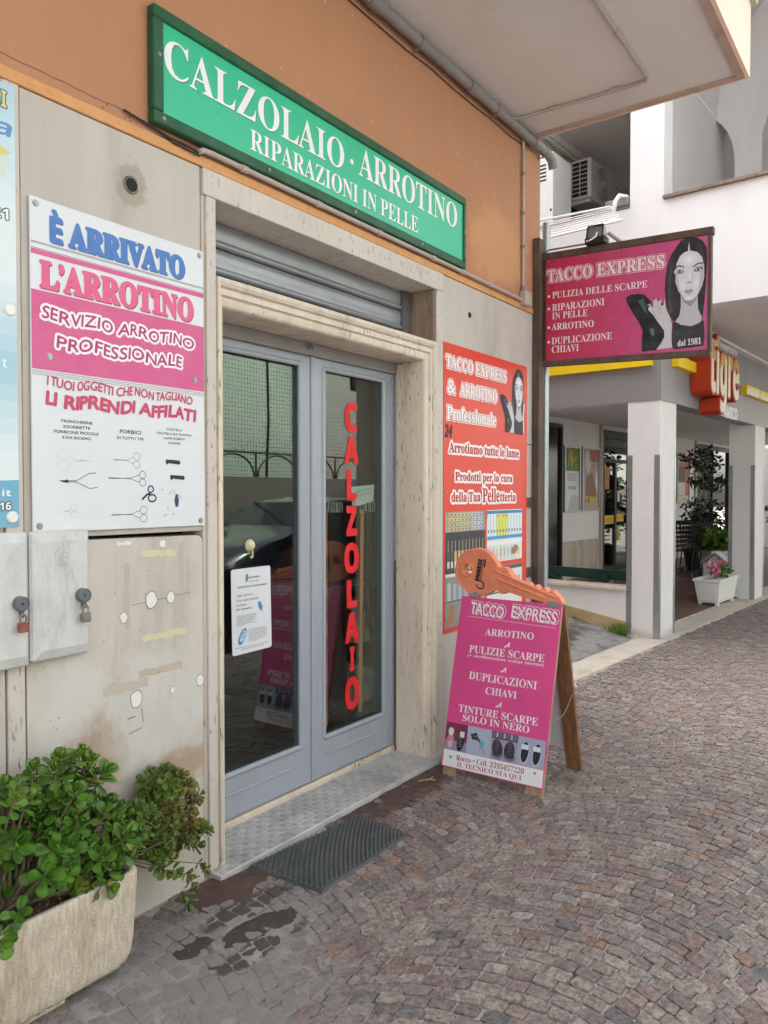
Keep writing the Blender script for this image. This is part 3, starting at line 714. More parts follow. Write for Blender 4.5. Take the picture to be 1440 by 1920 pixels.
# ---------------------------------------------------------------- pipes and conduits
dp = thing('waste_pipe', (3.2, -.06, 4.0), 'grey waste pipe running along the wall under the balcony soffit', 'pipe')
m = MB(); m.tube([(-4, -.05, 4.005), (5.28, -.05, 4.005)], .030, 14); m.tube([(5.28, -.05, 4.005), (5.34, -.05, 3.98), (5.36, -.05, 3.93)], .032, 14); m.build('pipe_run', 'pipe_grey', dp, smooth='auto')
for x in (2.6, 3.55, 4.45, 5.2):
    m = MB(); m.tube([(x, -.05, 4.005), (x+.03, -.05, 4.005)], .036, 14); m.box(x+.01, x+.02, -.06, 0, 3.965, 3.972); m.build('clip', 'pipe_grey', dp)
m = MB()
for x in (3.1, 4.1, 5.02): m.tube([(x, -.05, 4.005), (x+.09, -.05, 4.005)], .037, 14)
m.build('sleeve', 'pipe_grey', dp, smooth='auto')
c2 = thing('ceiling_conduit', (4.76, -.92, 4.05), 'thin grey conduit bent in an L across the balcony soffit and along the wall', 'conduit')
m = MB(); m.tube([(-4, -.035, 4.047), (4.68, -.03, 4.047), (4.72, -.06, 4.047), (4.74, -.10, 4.047), (4.765, -.86, 4.047), (4.755, -.905, 4.047), (4.71, -.925, 4.047), (-4, -.94, 4.047)], .010, 8); m.build('pipe_run', 'conduit', c2, smooth='auto')
m = MB()
for x in (4.15, 3.4, 2.7): m.tube([(x, -.925-(4.71-x)*.0017, 4.047), (x+.05, -.925, 4.047)], .014, 8)
for y in (-.3, -.7): m.tube([(4.742, y, 4.047), (4.744, y-.05, 4.047)], .014, 8)
m.build('clip', 'conduit', c2)
c3 = thing('wall_conduit', (4.93, -.015, 2.88), 'vertical conduit dropping down the ochre wall to a junction box near the corner', 'conduit')
m = MB(); m.tube([(4.93, -.016, 4.02), (4.935, -.016, 2.95)], .010, 10); m.build('pipe_run', 'conduit', c3, smooth='auto')
m = MB()
for z in (3.75, 3.48, 3.25): m.tube([(4.932, -.016, z), (4.932, -.016, z+.02)], .015, 10)
m.tube([(4.935, -.016, 2.955), (4.935, -.016, 2.99)], .015, 10); m.build('clip', 'pipe_grey', c3)
MB().box(4.90, 5.005, -.055, -.001, 2.855, 2.95, bev=.006).build('junction_box', 'conduit', c3)
c4 = thing('sign_conduit', (3.4, -.02, 2.88), 'pale horizontal conduit running under the green sign to the junction box', 'conduit')
m = MB(); m.tube([(2.03, -.026, 2.873), (2.05, -.026, 2.885), (2.10, -.026, 2.888), (4.90, -.026, 2.886)], .0115, 10); m.build('pipe_run', 'conduit', c4, smooth='auto')
m = MB()
for x in (2.25, 2.72, 3.2, 3.72, 4.05, 4.4): m.tube([(x, -.026, 2.887), (x+.035, -.026, 2.887)], .0155, 10)
m.build('clip', 'conduit', c4)
m = MB(); rr = random.Random(3)
pth = [(-4, -.005, 3.955)]+[(2.0+i*.25, -.006-(i % 2)*.003, 3.953+rr.uniform(-.006, .006)) for i in range(12)]+[(4.93, -.006, 3.965)]
m.tube(pth, .0035, 6); tag(m.build('wall_cable', 'black_plastic', loc=(3, 0, 3.95)), 'thin black cable pinned along the ochre wall below the waste pipe', 'cable')
m = MB(); m.tube([(1.70, -.012, 2.905), (1.80, -.012, 2.892), (1.9, -.016, 2.878), (1.97, -.012, 2.882), (2.05, -.02, 2.87)], .0045, 6); m.tube([(1.78, -.010, 2.90), (1.92, -.012, 2.868), (2.04, -.018, 2.862)], .003, 6)
tag(m.build('sign_wiring', 'black_plastic', loc=(1.8, 0, 2.9)), 'loose twisted dark wires hanging below the left end of the green sign', 'cable')
m = MB(); m.tube([(5.29, -.03, 3.05), (5.29, -.03, 3.52)], .028, 14); m.tube([(5.29, -.03, .18), (5.29, -.03, 3.05)], .026, 14); tag(m.build('downpipe', 'galvanised', loc=(5.29, -.03, .2), smooth='auto'), 'pale metal downpipe on the corner behind the brown sign post', 'pipe')

# uneven films lying over the stones: cement wash by the planter, brown tar along the wall
def film(name, m_, x0, x1, y0, y1, z0, amp, fall, seed, step=.012):
    nx = int((x1-x0)/step); ny = int((y1-y0)/step); V = []
    for j in range(ny+1):
        for i in range(nx+1):
            x, y = x0+(x1-x0)*i/nx, y0+(y1-y0)*j/ny
            h = noise.fractal(Vector((x*9+seed, y*9, 0)), .8, 2.2, 7)*amp+noise.noise(Vector((x*2.7+seed, y*2.7, 4)))*amp*1.1
            V.append((x, y, z0+h-fall(x, y)))
    F_ = []
    for j in range(ny):
        for i in range(nx):
            q = (j*(nx+1)+i, j*(nx+1)+i+1, (j+1)*(nx+1)+i+1, (j+1)*(nx+1)+i)
            if max(V[k][2] for k in q) > .0005: F_.append(q)
    m = MB(); m.add(V, F_); return m.build(name, m_, ground, smooth=True, kind='stuff')
film('cement_wash', 'cement', .6, 2.25, -1.15, -.10, .0068, .0036, lambda x, y: max(0, ((x-1.45)/.75)**2+((y+.40)/.50)**2-.45)*.011+.0012, 3)
film('wet_stain', 'wet', 1.55, 2.1, -.62, -.04, .0088, .0042, lambda x, y: min(max(0, ((x-1.90-(y+.42)*-1.0)/.17)**2+((y+.43)/.085)**2-.35)*.010, max(0, ((x-1.72)/.12)**2+((y+.33)/.07)**2-.3)*.012, max(0, ((x-1.66)/.06)**2+((y+.50)/.06)**2-.3)*.012)+.0005, 21, .009)
film('tar_film', 'tar', 1.80, 2.3, -.34, -.03, .0080, .0035, lambda x, y: max(0, ((x-2.05)/.22)**2+((y+.12)/.12)**2-.5)*.008, 9)
film('tar_film', 'tar', 2.75, 3.85, -.33, -.085, .0082, .0036, lambda x, y: max(0, ((x-3.3)/.5)**2+((y+.13)/.12)**2-.45)*.008, 14)

# grit, chips and dust gathered on the paving
rr = random.Random(33); m = MB()
for _ in range(900):
    x = rr.uniform(.8, 9); y = -.12-abs(rr.gauss(0, .9)) if rr.random() < .6 else rr.uniform(-2.4, -.15); s_ = rr.uniform(.0015, .0042); z = rr.uniform(.004, .0085)
    m.cur = rr.choice([(.55, .52, .47), (.35, .31, .27), (.62, .58, .52), (.10, .08, .07), (.20, .15, .10)])
    a = rr.uniform(0, 6.28); P = [(x+s_*math.cos(a+k*2.09)*rr.uniform(.6, 1.3), y+s_*math.sin(a+k*2.09)*rr.uniform(.6, 1.3), z) for k in range(3)]
    m.add(P+[(x, y, z+s_*.9)], [(0, 1, 3), (1, 2, 3), (2, 0, 3)])
m.build('grit', 'tinted', ground, kind='stuff')
# ---------------------------------------------------------------- printed portrait used on two signs
W_ = {
'hair': [(0.981,3.147),(1.006,3.181),(1.051,3.194),(1.101,3.185),(1.141,3.156),(1.164,3.113),(1.169,3.041),(1.164,2.907),(1.157,2.79),(1.146,2.673),(1.136,2.641),(1.044,2.635),(0.971,2.658),(0.935,2.71),(0.917,2.782),(0.908,2.879),(0.911,2.965),(0.923,3.041),(0.948,3.106)],
'face': [(0.978,2.997),(0.982,3.04),(1.003,3.083),(1.032,3.104),(1.069,3.106),(1.11,3.09),(1.138,3.055),(1.151,3.002),(1.153,2.926),(1.14,2.869),(1.116,2.822),(1.088,2.792),(1.059,2.787),(1.03,2.809),(0.996,2.857),(0.975,2.92)],
'part': [(1.051,3.100),(1.057,3.167),(1.066,3.100)],
'neck': [(1.009,2.846),(1.112,2.834),(1.117,2.728),(1.14,2.674),(1.136,2.636),(1.077,2.615),(1.011,2.630),(0.973,2.660),(1.002,2.701),(1.011,2.76)],
'top': [(0.96,2.663),(0.985,2.66),(1.011,2.64),(1.077,2.623),(1.12,2.636),(1.145,2.655),(1.154,2.643),(1.159,2.545),(1.152,2.49),(0.97,2.485),(0.953,2.525),(0.957,2.594)],
'eyeL': [(0.978,2.984),(0.995,2.996),(1.02,2.989),(1.029,2.976),(1.012,2.968),(0.987,2.970)], 'eyeR': [(1.086,2.977),(1.106,2.993),(1.135,2.992),(1.145,2.982),(1.123,2.966),(1.1,2.966)],
'browL': [(0.967,3.017),(0.999,3.026),(1.031,3.01),(1.031,3.003),(0.999,3.017),(0.97,3.010)], 'browR': [(1.082,3.003),(1.114,3.021),(1.148,3.018),(1.15,3.011),(1.116,3.013),(1.085,2.996)],
'mouth': [(1.03,2.852),(1.048,2.862),(1.058,2.858),(1.068,2.863),(1.087,2.856),(1.080,2.836),(1.059,2.828),(1.040,2.838)],
'shoe': [(0.653,2.868),(0.685,2.882),(0.734,2.881),(0.778,2.868),(0.818,2.822),(0.835,2.767),(0.845,2.713),(0.884,2.656),(0.91,2.617),(0.906,2.574),(0.876,2.525),(0.855,2.493),(0.763,2.494),(0.761,2.565),(0.767,2.635),(0.735,2.701),(0.694,2.769),(0.658,2.836)],
'shine': [(0.734,2.834),(0.769,2.847),(0.787,2.791),(0.797,2.737),(0.77,2.767)], 'shine2': [(0.815,2.647),(0.841,2.635),(0.846,2.599),(0.833,2.583),(0.815,2.612)],
'hand': [(0.835,2.837),(0.852,2.839),(0.861,2.807),(0.869,2.832),(0.887,2.821),(0.883,2.778),(0.904,2.792),(0.908,2.827),(0.917,2.756),(0.943,2.7),(0.956,2.646),(0.953,2.569),(0.958,2.499),(0.859,2.497),(0.889,2.533),(0.91,2.574),(0.906,2.618),(0.867,2.675),(0.831,2.733),(0.805,2.762),(0.798,2.799),(0.813,2.805),(0.835,2.767)]}
def portrait(sh, f=lambda x, y: (x, y), l=1, shoe=True):
    D = lambda k, c, dl: sh.poly([f(*p) for p in W_[k]], c, l+dl)
    g = lambda v: (v, v, v*1.06)
    D('hair', g(.030), 0)
    sh.poly([f(*p) for p in [(.935, 2.72), (.93, 2.9), (.945, 3.03), (.955, 3.03), (.945, 2.9), (.955, 2.72)]], g(.07), l+.5)
    for k in range(9): sh.line([f(.93+.004*k, 3.08-.006*k), f(.922+.005*k, 2.9), f(.935+.006*k, 2.70)], .0016, g(.05+.012*(k % 3)), l+.6)
    for k in range(5): sh.line([f(1.10+.008*k, 3.165-.012*k), f(1.155+.001*k, 3.02), f(1.155-.001*k, 2.8)], .0016, g(.06+.012*(k % 3)), l+.6)
    D('neck', g(.50), 1); sh.poly([f(*p) for p in [(1.01, 2.83), (1.112, 2.82), (1.10, 2.78), (1.07, 2.75), (1.03, 2.78)]], g(.28), l+1.5)
    D('face', g(.66), 2)
    for cx, cy, rx, ry, v in [(1.06, 3.05, .06, .045, .84), (1.022, 2.90, .030, .045, .78), (1.105, 2.895, .026, .045, .76), (1.003, 2.986, .036, .024, .40), (1.115, 2.986, .034, .024, .40), (1.063, 2.945, .008, .045, .86), (1.063, 2.905, .022, .010, .42), (1.06, 2.806, .030, .016, .80), (1.060, 2.826, .020, .007, .48)]: sh.soft(cx, cy, rx, ry, g(v), g(.66), l+2.3, f=f)
    sh.poly([f(*p) for p in [(1.135, 3.03), (1.15, 3.0), (1.152, 2.926), (1.138, 2.87), (1.118, 2.83), (1.125, 2.9), (1.128, 2.96)]], g(.50), l+2.4)
    sh.poly([f(*p) for p in [(.979, 2.99), (.976, 2.92), (.997, 2.857), (1.02, 2.826), (1.0, 2.88), (.992, 2.94)]], g(.52), l+2.4)
    D('part', g(.62), 1)
    for s_, ec in (('L', (1.002, 2.982)), ('R', (1.115, 2.980))):
        D('eye'+s_, g(.055), 3); q = f(*ec)
        e = [f(ec[0]+a, ec[1]+b) for a, b in arc(0, 0, .017, .010, 0, 330, 11)]; sh.poly(e, g(.78), l+4)
        e = [f(ec[0]+a, ec[1]+b) for a, b in arc(0, 0, .0095, .010, 0, 330, 11)]; sh.poly(e, (.12, .16, .34), l+5)
        e = [f(ec[0]+a, ec[1]+b) for a, b in arc(0, 0, .004, .0045, 0, 330, 8)]; sh.poly(e, g(.01), l+6)
        D('brow'+s_, g(.05), 3)
    sh.line([f(*p) for p in [(1.046, 2.906), (1.054, 2.902), (1.06, 2.906), (1.066, 2.901), (1.076, 2.905)]], .004, g(.25), l+3)
    sh.line([f(*p) for p in [(1.083, 2.965), (1.079, 2.93), (1.083, 2.912)]], .003, g(.5), l+3)
    D('mouth', g(.36), 3); sh.soft(1.059, 2.839, .018, .006, g(.62), g(.36), l+3.2, f=f); sh.line([f(*p) for p in [(1.036, 2.849), (1.058, 2.847), (1.082, 2.848)]], .003, g(.12), l+4)
    D('top', (.035, .035, .05), 2)
    if shoe:
        D('shoe', (.014, .018, .024), 2); D('shine', (.07, .10, .13), 3); D('shine2', (.12, .15, .18), 3); D('hand', g(.58), 3)
        for a, b in [((.861, 2.807), (.872, 2.735)), ((.885, 2.778), (.885, 2.73)), ((.83, 2.76), (.86, 2.70))]: sh.line([f(*a), f(*b)], .003, g(.25), l+4)
        for c_ in [(.806, 2.788), (.842, 2.832), (.872, 2.822), (.895, 2.788)]:
            sh.poly([f(c_[0]+a, c_[1]+b) for a, b in arc(0, 0, .006, .009, 0, 330, 8)], g(.02), l+4.5)

def screws(parent, pts, nrm, r=.008, name='screw'):
    for p in pts:
        m = MB(); m.disc(p, r*1.5, nrm, .0015, 14); q = Vector(p)+Vector(nrm)*.0015; m.disc(q, r, nrm, .003, 12); m.build(name, 'screw', parent)

WH = (.80, .81, .83); PK = (.62, .11, .27)
# ---------------------------------------------------------------- green shop sign
t = thing('shop_sign', (2.95, 0, 2.9), 'long green shop sign with white serif letters in a dark green frame above the doorway', 'sign')
x0, x1, z0, z1 = 1.808, 4.092, 2.902, 3.328
MB().box(x0+.045, x1-.022, -.030, -.012, z0+.045, z1-.045).build('sign_panel', 'green_panel', t)
for b in [(x0, x1, z0, z0+.046), (x0, x1, z1-.046, z1), (x0, x0+.046, z0+.0465, z1-.0465), (x1-.024, x1, z0+.0465, z1-.0465)]:
    MB().box(b[0], b[1], -.042, -.001, b[2], b[3], bev=.005).build('sign_frame', 'green_frame', t)
sh = Sheet((0, -.0303, 0), (1, 0, 0), (0, 0, 1))
sh.text('CALZOLAIO', 1.862, 3.098, 2.925, 3.236, WH, 2, 'serif'); sh.ell(2.985, 3.165, .013, .013, WH, 2)
sh.text('ARROTINO', 3.040, 3.118, 4.000, 3.262, WH, 2, 'serif')
sh.text('RIPARAZIONI IN PELLE', 2.300, 2.978, 3.575, 3.066, WH, 2, 'serif')
for T_, a, b, c_, d in [('CALZOLAIO', 1.862, 3.098, 2.925, 3.236), ('ARROTINO', 3.040, 3.118, 4.000, 3.262), ('RIPARAZIONI IN PELLE', 2.300, 2.978, 3.575, 3.066)]:
    sh.text(T_, a, b, c_, d, (.05, .20, .12), 1, 'serif', dx=.0035, dy=-.0035)
sh.build('lettering', t, 'vinyl')
screws(t, [(1.832, -.042, 3.15), (1.85, -.042, 2.925), (2.4, -.042, 2.925), (3.0, -.042, 2.925), (3.6, -.042, 2.925), (4.08, -.042, 3.12)], (0, -1, 0), .005)

# ---------------------------------------------------------------- pink and white poster board
t = thing('poster_board', (1.70, 0, 1.42), 'white and pink knife grinding poster board screwed to the stone wall left of the door', 'poster')
m = MB(); nx, nz = 14, 16; P = []
for j in range(nz+1):
    for i in range(nx+1):
        u, v_ = i/nx, j/nz; x = 1.346+.715*u-(.010*math.sin(math.pi*(1-v_))*(1-u) if 1 else 0)*-1; P.append((x, -.010-.006*math.sin(v_*7+u*3)*u*(1-v_)-.012*(u**6)*(v_*.3), 1.422+1.076*v_))
F = [(j*(nx+1)+i, j*(nx+1)+i+1, (j+1)*(nx+1)+i+1, (j+1)*(nx+1)+i) for j in range(nz) for i in range(nx)]
MB().box(1.346, 2.061, -.012, -.004, 1.422, 2.498, bev=.002).build('board', 'poster_white', t)
sh = Sheet((0, -.0125, 0), (1, 0, 0), (0, 0, 1)); X0, X1 = 1.348, 2.059
BL = (.07, .19, .50)
sh.text('È ARRIVATO', 1.418, 2.368, 1.962, 2.470, (.10, .12, .25), 1, 'serif', thick=.004, dx=.004, dy=-.004, ncopy=6)
sh.text('È ARRIVATO', 1.418, 2.368, 1.962, 2.470, BL, 2.5, 'serif', thick=.0055, ncopy=8)
for z in (2.352, 2.356, 2.336): sh.rect(X0, z-.0008, X1, z+.0008, (.15, .12, .14), 1)
sh.rect(X0, 2.316, X1, 2.333, PK, 1)
sh.text('L’ARROTINO', 1.380, 2.214, 2.004, 2.300, (.22, .03, .08), 1, 'serif', thick=.004, dx=.003, dy=-.004, ncopy=6)
sh.text('L’ARROTINO', 1.380, 2.214, 2.004, 2.300, (.72, .12, .26), 2.5, 'serif', thick=.005, ncopy=8)
sh.rect(X0, 1.950, X1, 2.203, PK, 1)
jit = lambda X, Y: (X+.003*math.sin(60*X), Y+.005*math.sin(37*X))
for T_, a, b, c_, d in [('SERVIZIO ARROTINO', 1.380, 2.112, 2.004, 2.152), ('PROFESSIONALE', 1.436, 2.027, 1.948, 2.068)]:
    sh.text(T_, a, b, c_, d, (.84, .80, .84), 2, 'sans', thick=.0095, slant=.1, warp=jit, ncopy=12); sh.text(T_, a, b, c_, d, (.42, .04, .16), 3.5, 'sans', thick=.0012, slant=.1, warp=jit, ncopy=4)
for z in (1.944, 1.938, 1.932): sh.rect(X0, z-.0008, X1, z+.0008, (.3, .2, .24), 1)
sh.text('I TUOI OGGETTI CHE NON TAGLIANO', 1.396, 1.897, 1.997, 1.928, (.55, .06, .14), 2, 'sans', thick=.0012, slant=.1, warp=jit, ncopy=4)
sh.text('LI RIPRENDI AFFILATI', 1.392, 1.835, 2.010, 1.877, (.55, .06, .14), 2, 'sans', thick=.0032, slant=.1, warp=jit, ncopy=6)
dk = (.12, .12, .13)
for k, T_ in enumerate(['TRONCHESINE', 'SGORBIETTE', 'FORBICINE PICCOLE', 'E DA RICAMO']):
    wd = [.118, .10, .165, .105][k]; sh.text(T_, 1.504-wd/2, 1.785-.018*k, 1.504+wd/2, 1.794-.018*k, dk, 1, 'sans', thick=.0005, ncopy=3)
sh.text('FORBICI', 1.672, 1.763, 1.760, 1.776, dk, 1, 'sans', thick=.0006, ncopy=3); sh.text('DI TUTTI I TIPI', 1.660, 1.742, 1.772, 1.751, dk, 1, 'sans', thick=.0004, ncopy=3)
for k, T_ in enumerate(['COLTELLI', 'COLTELLI DA TAVOLA', 'LAME ROBOT', 'CUCINA']):
    wd = [.07, .165, .10, .06][k]; sh.text(T_, 1.912-wd/2, 1.787-.017*k, 1.912+wd/2, 1.795-.017*k, dk, 1, 'sans', thick=.0004, ncopy=3)
sh.build('lettering', t)
sh = Sheet((0, -.0125, 0), (1, 0, 0), (0, 0, 1))
def scissor(cx, cz, L, r_, c_, w_=.002, fx=1):
    for s_ in (-1, 1):
        sh.line([(cx-L*fx, cz+s_*.002), (cx, cz-s_*.001), (cx+L*.35*fx, cz+s_*r_*.7), (cx+L*.5*fx, cz+s_*r_*.9)], w_, c_, 1)
        sh.ring(cx+(L*.5+r_)*fx, cz+s_*r_*1.0, r_, r_*.95, w_, c_, 1, 14)
scissor(1.70, 1.668, .055, .014, (.35, .36, .38)); scissor(1.71, 1.603, .085, .014, (.12, .12, .15)); scissor(1.715, 1.474, .08, .015, (.16, .16, .2))
scissor(1.50, 1.66, .06, .018, (.62, .64, .68), .0018, -1); scissor(1.47, 1.49, .02, .012, (.55, .56, .6), .0015)
sh.line([(1.44, 1.592), (1.50, 1.592), (1.55, 1.618), (1.575, 1.62)], .003, (.2, .2, .22)); sh.line([(1.45, 1.588), (1.50, 1.588), (1.55, 1.566), (1.58, 1.57)], .003, (.2, .2, .22))
sh.poly([(1.44, 1.59), (1.47, 1.596), (1.47, 1.584)], (.1, .1, .12))
for cx, cz in ((1.905, 1.668), (1.925, 1.610)): sh.poly([(cx-.035, cz+.009), (cx+.03, cz+.007), (cx+.036, cz-.002), (cx+.03, cz-.009), (cx-.02, cz-.005), (cx-.028, cz-.011), (cx-.033, cz-.006)], (.02, .024, .04), 1)
sh.ring(1.802, 1.565, .012, .012, .005, (.03, .035, .06)); sh.ring(1.808, 1.532, .017, .013, .006, (.03, .035, .06)); sh.line([(1.765, 1.528), (1.785, 1.545), (1.80, 1.55)], .008, (.03, .035, .06))
sh.poly([(1.917, 1.548), (1.926, 1.545), (1.932, 1.522), (1.927, 1.498), (1.915, 1.498), (1.910, 1.525)], (.03, .05, .10)); sh.line([(1.92, 1.545), (1.90, 1.565)], .002, (.5, .4, .25)); sh.line([(1.925, 1.548), (1.945, 1.53)], .002, (.2, .25, .35))
for a, b in [((1.85, 1.56), (1.858, 1.566)), ((1.885, 1.545), (1.892, 1.555)), ((1.86, 1.462), (1.875, 1.472)), ((1.90, 1.468), (1.91, 1.475)), ((1.878, 1.49), (1.88, 1.5))]: sh.line([a, b], .003, (.3, .32, .36))
sh.build('tool_pictures', t)
screws(t, [(1.366, -.0125, 2.477), (2.040, -.0125, 2.478), (1.408, -.0125, 1.995), (2.013, -.0125, 1.99), (1.368, -.0125, 1.443), (2.038, -.0125, 1.443)], (0, -1, 0), .0075)

# ---------------------------------------------------------------- pale blue board cut by the left edge
t = thing('blue_board', (1.0, 0, 1.44), 'tall pale blue advertising board at the far left of the wall', 'sign')
MB().box(.56, 1.302, -.012, -.0015, 1.443, 2.815, bev=.003).build('board', 'poster_white', t)
sh = Sheet((0, -.0125, 0), (1, 0, 0), (0, 0, 1)); n = 24
for i in range(n):
    z0 = 1.58+(2.813-1.58)*i/n; z1 = 1.58+(2.813-1.58)*(i+1)/n; k = (i+.5)/n
    a = max(0, 1-abs(k-1)/.32); b = max(0, 1-abs(k-.30)/.22)
    f = max(a*.8, b*.9); c_ = tuple(u*(1-f)+v*f for u, v in zip((.68, .76, .79), (.32, .54, .66)))
    sh.rect(.562, z0, 1.300, z1, c_, 1)
sh.poly([(.562, 1.445), (1.300, 1.445), (1.300, 1.592), (.562, 1.555)], (.17, .40, .56), 2)
yl = (.62, .60, .20); dg = (.10, .14, .16); wh = (.82, .85, .86)
def lined(T_, a, b, c_, d, c, l=3, font='bold', th=.004): sh.text(T_, a, b, c_, d, dg, l, font, thick=th, ncopy=8); sh.text(T_, a, b, c_, d, c, l+1, font)
lined('GI', 1.222, 2.738, 1.274, 2.790, yl); sh.text('a', 1.232, 2.652, 1.284, 2.694, (.12, .26, .55), 3, 'bold', slant=.25)
lined('21', 1.226, 2.397, 1.276, 2.430, wh); sh.text('t', 1.252, 1.940, 1.266, 1.968, wh, 3, 'bold'); sh.text('.it', 1.235, 1.541, 1.274, 1.562, wh, 4, 'bold'); lined('16', 1.238, 1.498, 1.274, 1.522, wh, 4)
sh.poly([(1.12, 2.54), (1.22, 2.575), (1.275, 2.60), (1.268, 2.53), (1.22, 2.50), (1.10, 2.49)], (.60, .66, .60), 3); sh.poly([(1.22, 2.575), (1.288, 2.605), (1.24, 2.625), (1.18, 2.60)], yl, 4)
sh.line([(1.12, 2.54), (1.20, 2.52), (1.22, 2.575), (1.20, 2.52), (1.10, 2.49)], .004, dg, 5)
sh.build('lettering', t)
for z in (2.12, 1.475):
    m = MB(); m.lathe((1.277, -.012, z), [(.019, 0), (.019, .005), (.015, .009)], 18, (0, -1, 0)); m.build('screw_cap', 'white_plastic', t, smooth='auto')

# ---------------------------------------------------------------- gas meter doors with padlocks
def meter(xa, xb, za, zb, label, emblem):
    t = thing('meter_box', ((xa+xb)/2, 0, za), label, 'meter box', 'gas meter boxes on the wall')
    MB().box(xa, xb, -.040, -.0065, za, zb, bev=.008).build('door_frame', 'box_grey', t)
    m = MB(); y0, y1, y2 = -.0403, -.052, -.050
    a, b, c_, d = xa+.006, xb-.006, za+.006, zb-.006; i = .026
    V = [(a, y0, c_), (b, y0, c_), (b, y0, d), (a, y0, d), (a+i, y1, c_+.03), (b-.012, y1, c_+.03), (b-.012, y1, d-i), (a+i, y1, d-i)]
    m.add(V, [(0, 1, 5, 4), (1, 2, 6, 5), (2, 3, 7, 6), (3, 0, 4, 7), (4, 5, 6, 7)]); dr = m.build('door', 'box_grey', t, bevel=.002)
    lx, lz = xb-.040, (za+zb)/2-.008
    m = MB(); m.lathe((lx, y1, lz), [(.023, 0), (.023, .022), (.019, .024), (.018, .021), (.0045, .021), (.0045, .015)], 24, (0, -1, 0)); k = m.build('lock_knob', 'plastic_grey', t, smooth='auto')
    m = MB(); m.box(lx-.004, lx+.010, -.068, -.054, lz-.044, lz-.02, bev=.003); m.build('hasp', 'plastic_grey', t)
    if emblem:
        sh = Sheet((0, y1-.0006, 0), (1, 0, 0), (0, 0, 1)); c2_ = (.36, .36, .36); ex, ez = (xa+xb)/2-.003, zb-.085
        sh.ring(ex, ez, .028, .030, .002, c2_, 1, 18, 100, 290); sh.ring(ex+.006, ez+.006, .012, .010, .002, c2_, 1, 10, 20, 200); sh.line([(ex-.006, ez), (ex+.024, ez-.001)], .002, c2_); sh.line([(ex+.016, ez-.002), (ex+.016, ez-.022), (ex+.002, ez-.022), (ex+.002, ez-.012)], .002, c2_); sh.line([(ex-.004, ez-.030), (ex+.02, ez-.030)], .002, c2_)
        sh.build('emblem', t)
    return lx, lz
l1 = meter(1.105, 1.315, 1.003, 1.428, 'left grey gas meter door cut by the picture edge, without emblem', False)
l2 = meter(1.320, 1.530, 1.010, 1.428, 'right grey gas meter door with embossed round emblem below the poster', True)
def padlock(lx, lz, bm, label):
    t = thing('padlock', (lx, -.07, lz-.09), label, 'padlock', 'rusty padlocks on the meter boxes')
    m = MB(); m.tube([(lx-.010, -.075, lz-.058)]+[(lx-.010*math.cos(R(a)), -.075, lz-.044+.011*math.sin(R(a))) for a in range(0, 181, 22)]+[(lx+.010, -.075, lz-.058)], .0035, 8); m.build('shackle', 'rust_steel', t, smooth='auto')
    MB().box(lx-.016, lx+.017, -.083, -.066, lz-.088, lz-.057, bev=.003).build('lock_body', bm, t)
padlock(*l1, 'lock_red', 'rusty red padlock hanging from the left meter door'); padlock(*l2, 'lock_body', 'greenish brass padlock hanging from the right meter door')

# ---------------------------------------------------------------- red sign right of the door
t = thing('red_sign', (4.45, 0, .72), 'tall red board with white lettering and product photos right of the door', 'sign')
MB().box(3.885, 5.022, -.010, -.0015, .715, 2.442, bev=.002).build('board', 'red_sheet', t)
sh = Sheet((0, -.0105, 0), (1, 0, 0), (0, 0, 1)); CW = (.84, .82, .82); CR = (.66, .03, .03)
for T_, a, b, c_, d in [('TACCO EXPRESS', 3.91, 2.296, 4.695, 2.366), ('&', 3.925, 2.145, 4.02, 2.222), ('ARROTINO', 4.075, 2.145, 4.56, 2.222), ('Professionale', 3.92, 1.99, 4.545, 2.068)]:
    sh.text(T_, a, b, c_, d, CW, 1, 'serif', thick=.013, ncopy=12); sh.text(T_, a, b, c_, d, (.50, .10, .10), 2, 'serif', thick=.007, ncopy=10); sh.text(T_, a, b, c_, d, CW, 3, 'serif', thick=.0025, ncopy=4)
for T_, a, b, c_, d in [('Arrotiamo tutte le lame', 3.945, 1.795, 4.89, 1.856), ('Prodotti per la cura', 4.02, 1.612, 4.79, 1.678), ('della Tua', 3.975, 1.498, 4.335, 1.556), ('Pelle', 4.365, 1.492, 4.60, 1.580), ('tteria', 4.61, 1.495, 4.845, 1.556)]:
    sh.text(T_, a, b, c_, d, CW, 1, 'serif', thick=.017, ncopy=14); sh.text(T_, a, b, c_, d, (.50, .03, .03), 2.6, 'serif', thick=.002, ncopy=4)
sh.text('24', 3.895, 1.885, 3.975, 1.955, (.03, .02, .02), 1, 'sans', thick=.005, slant=.15, ncopy=6)
sh.build('lettering', t)
sh = Sheet((0, -.0105, 0), (1, 0, 0), (0, 0, 1))
portrait(sh, lambda x, z: (4.60+(x-.653)*.70, 1.955+(z-2.485)*.64), 1)
sh.poly([(4.93, 1.98), (4.975, 1.97), (4.97, 2.1), (4.985, 2.17), (4.965, 2.18), (4.945, 2.1)], (.62, .55, .52), 1)
sh.build('portrait', t)
sh = Sheet((0, -.0105, 0), (1, 0, 0), (0, 0, 1)); r_ = random.Random(21)
def panel(a, b, c_, d, col_): sh.rect(a, b, c_, d, col_, 1)
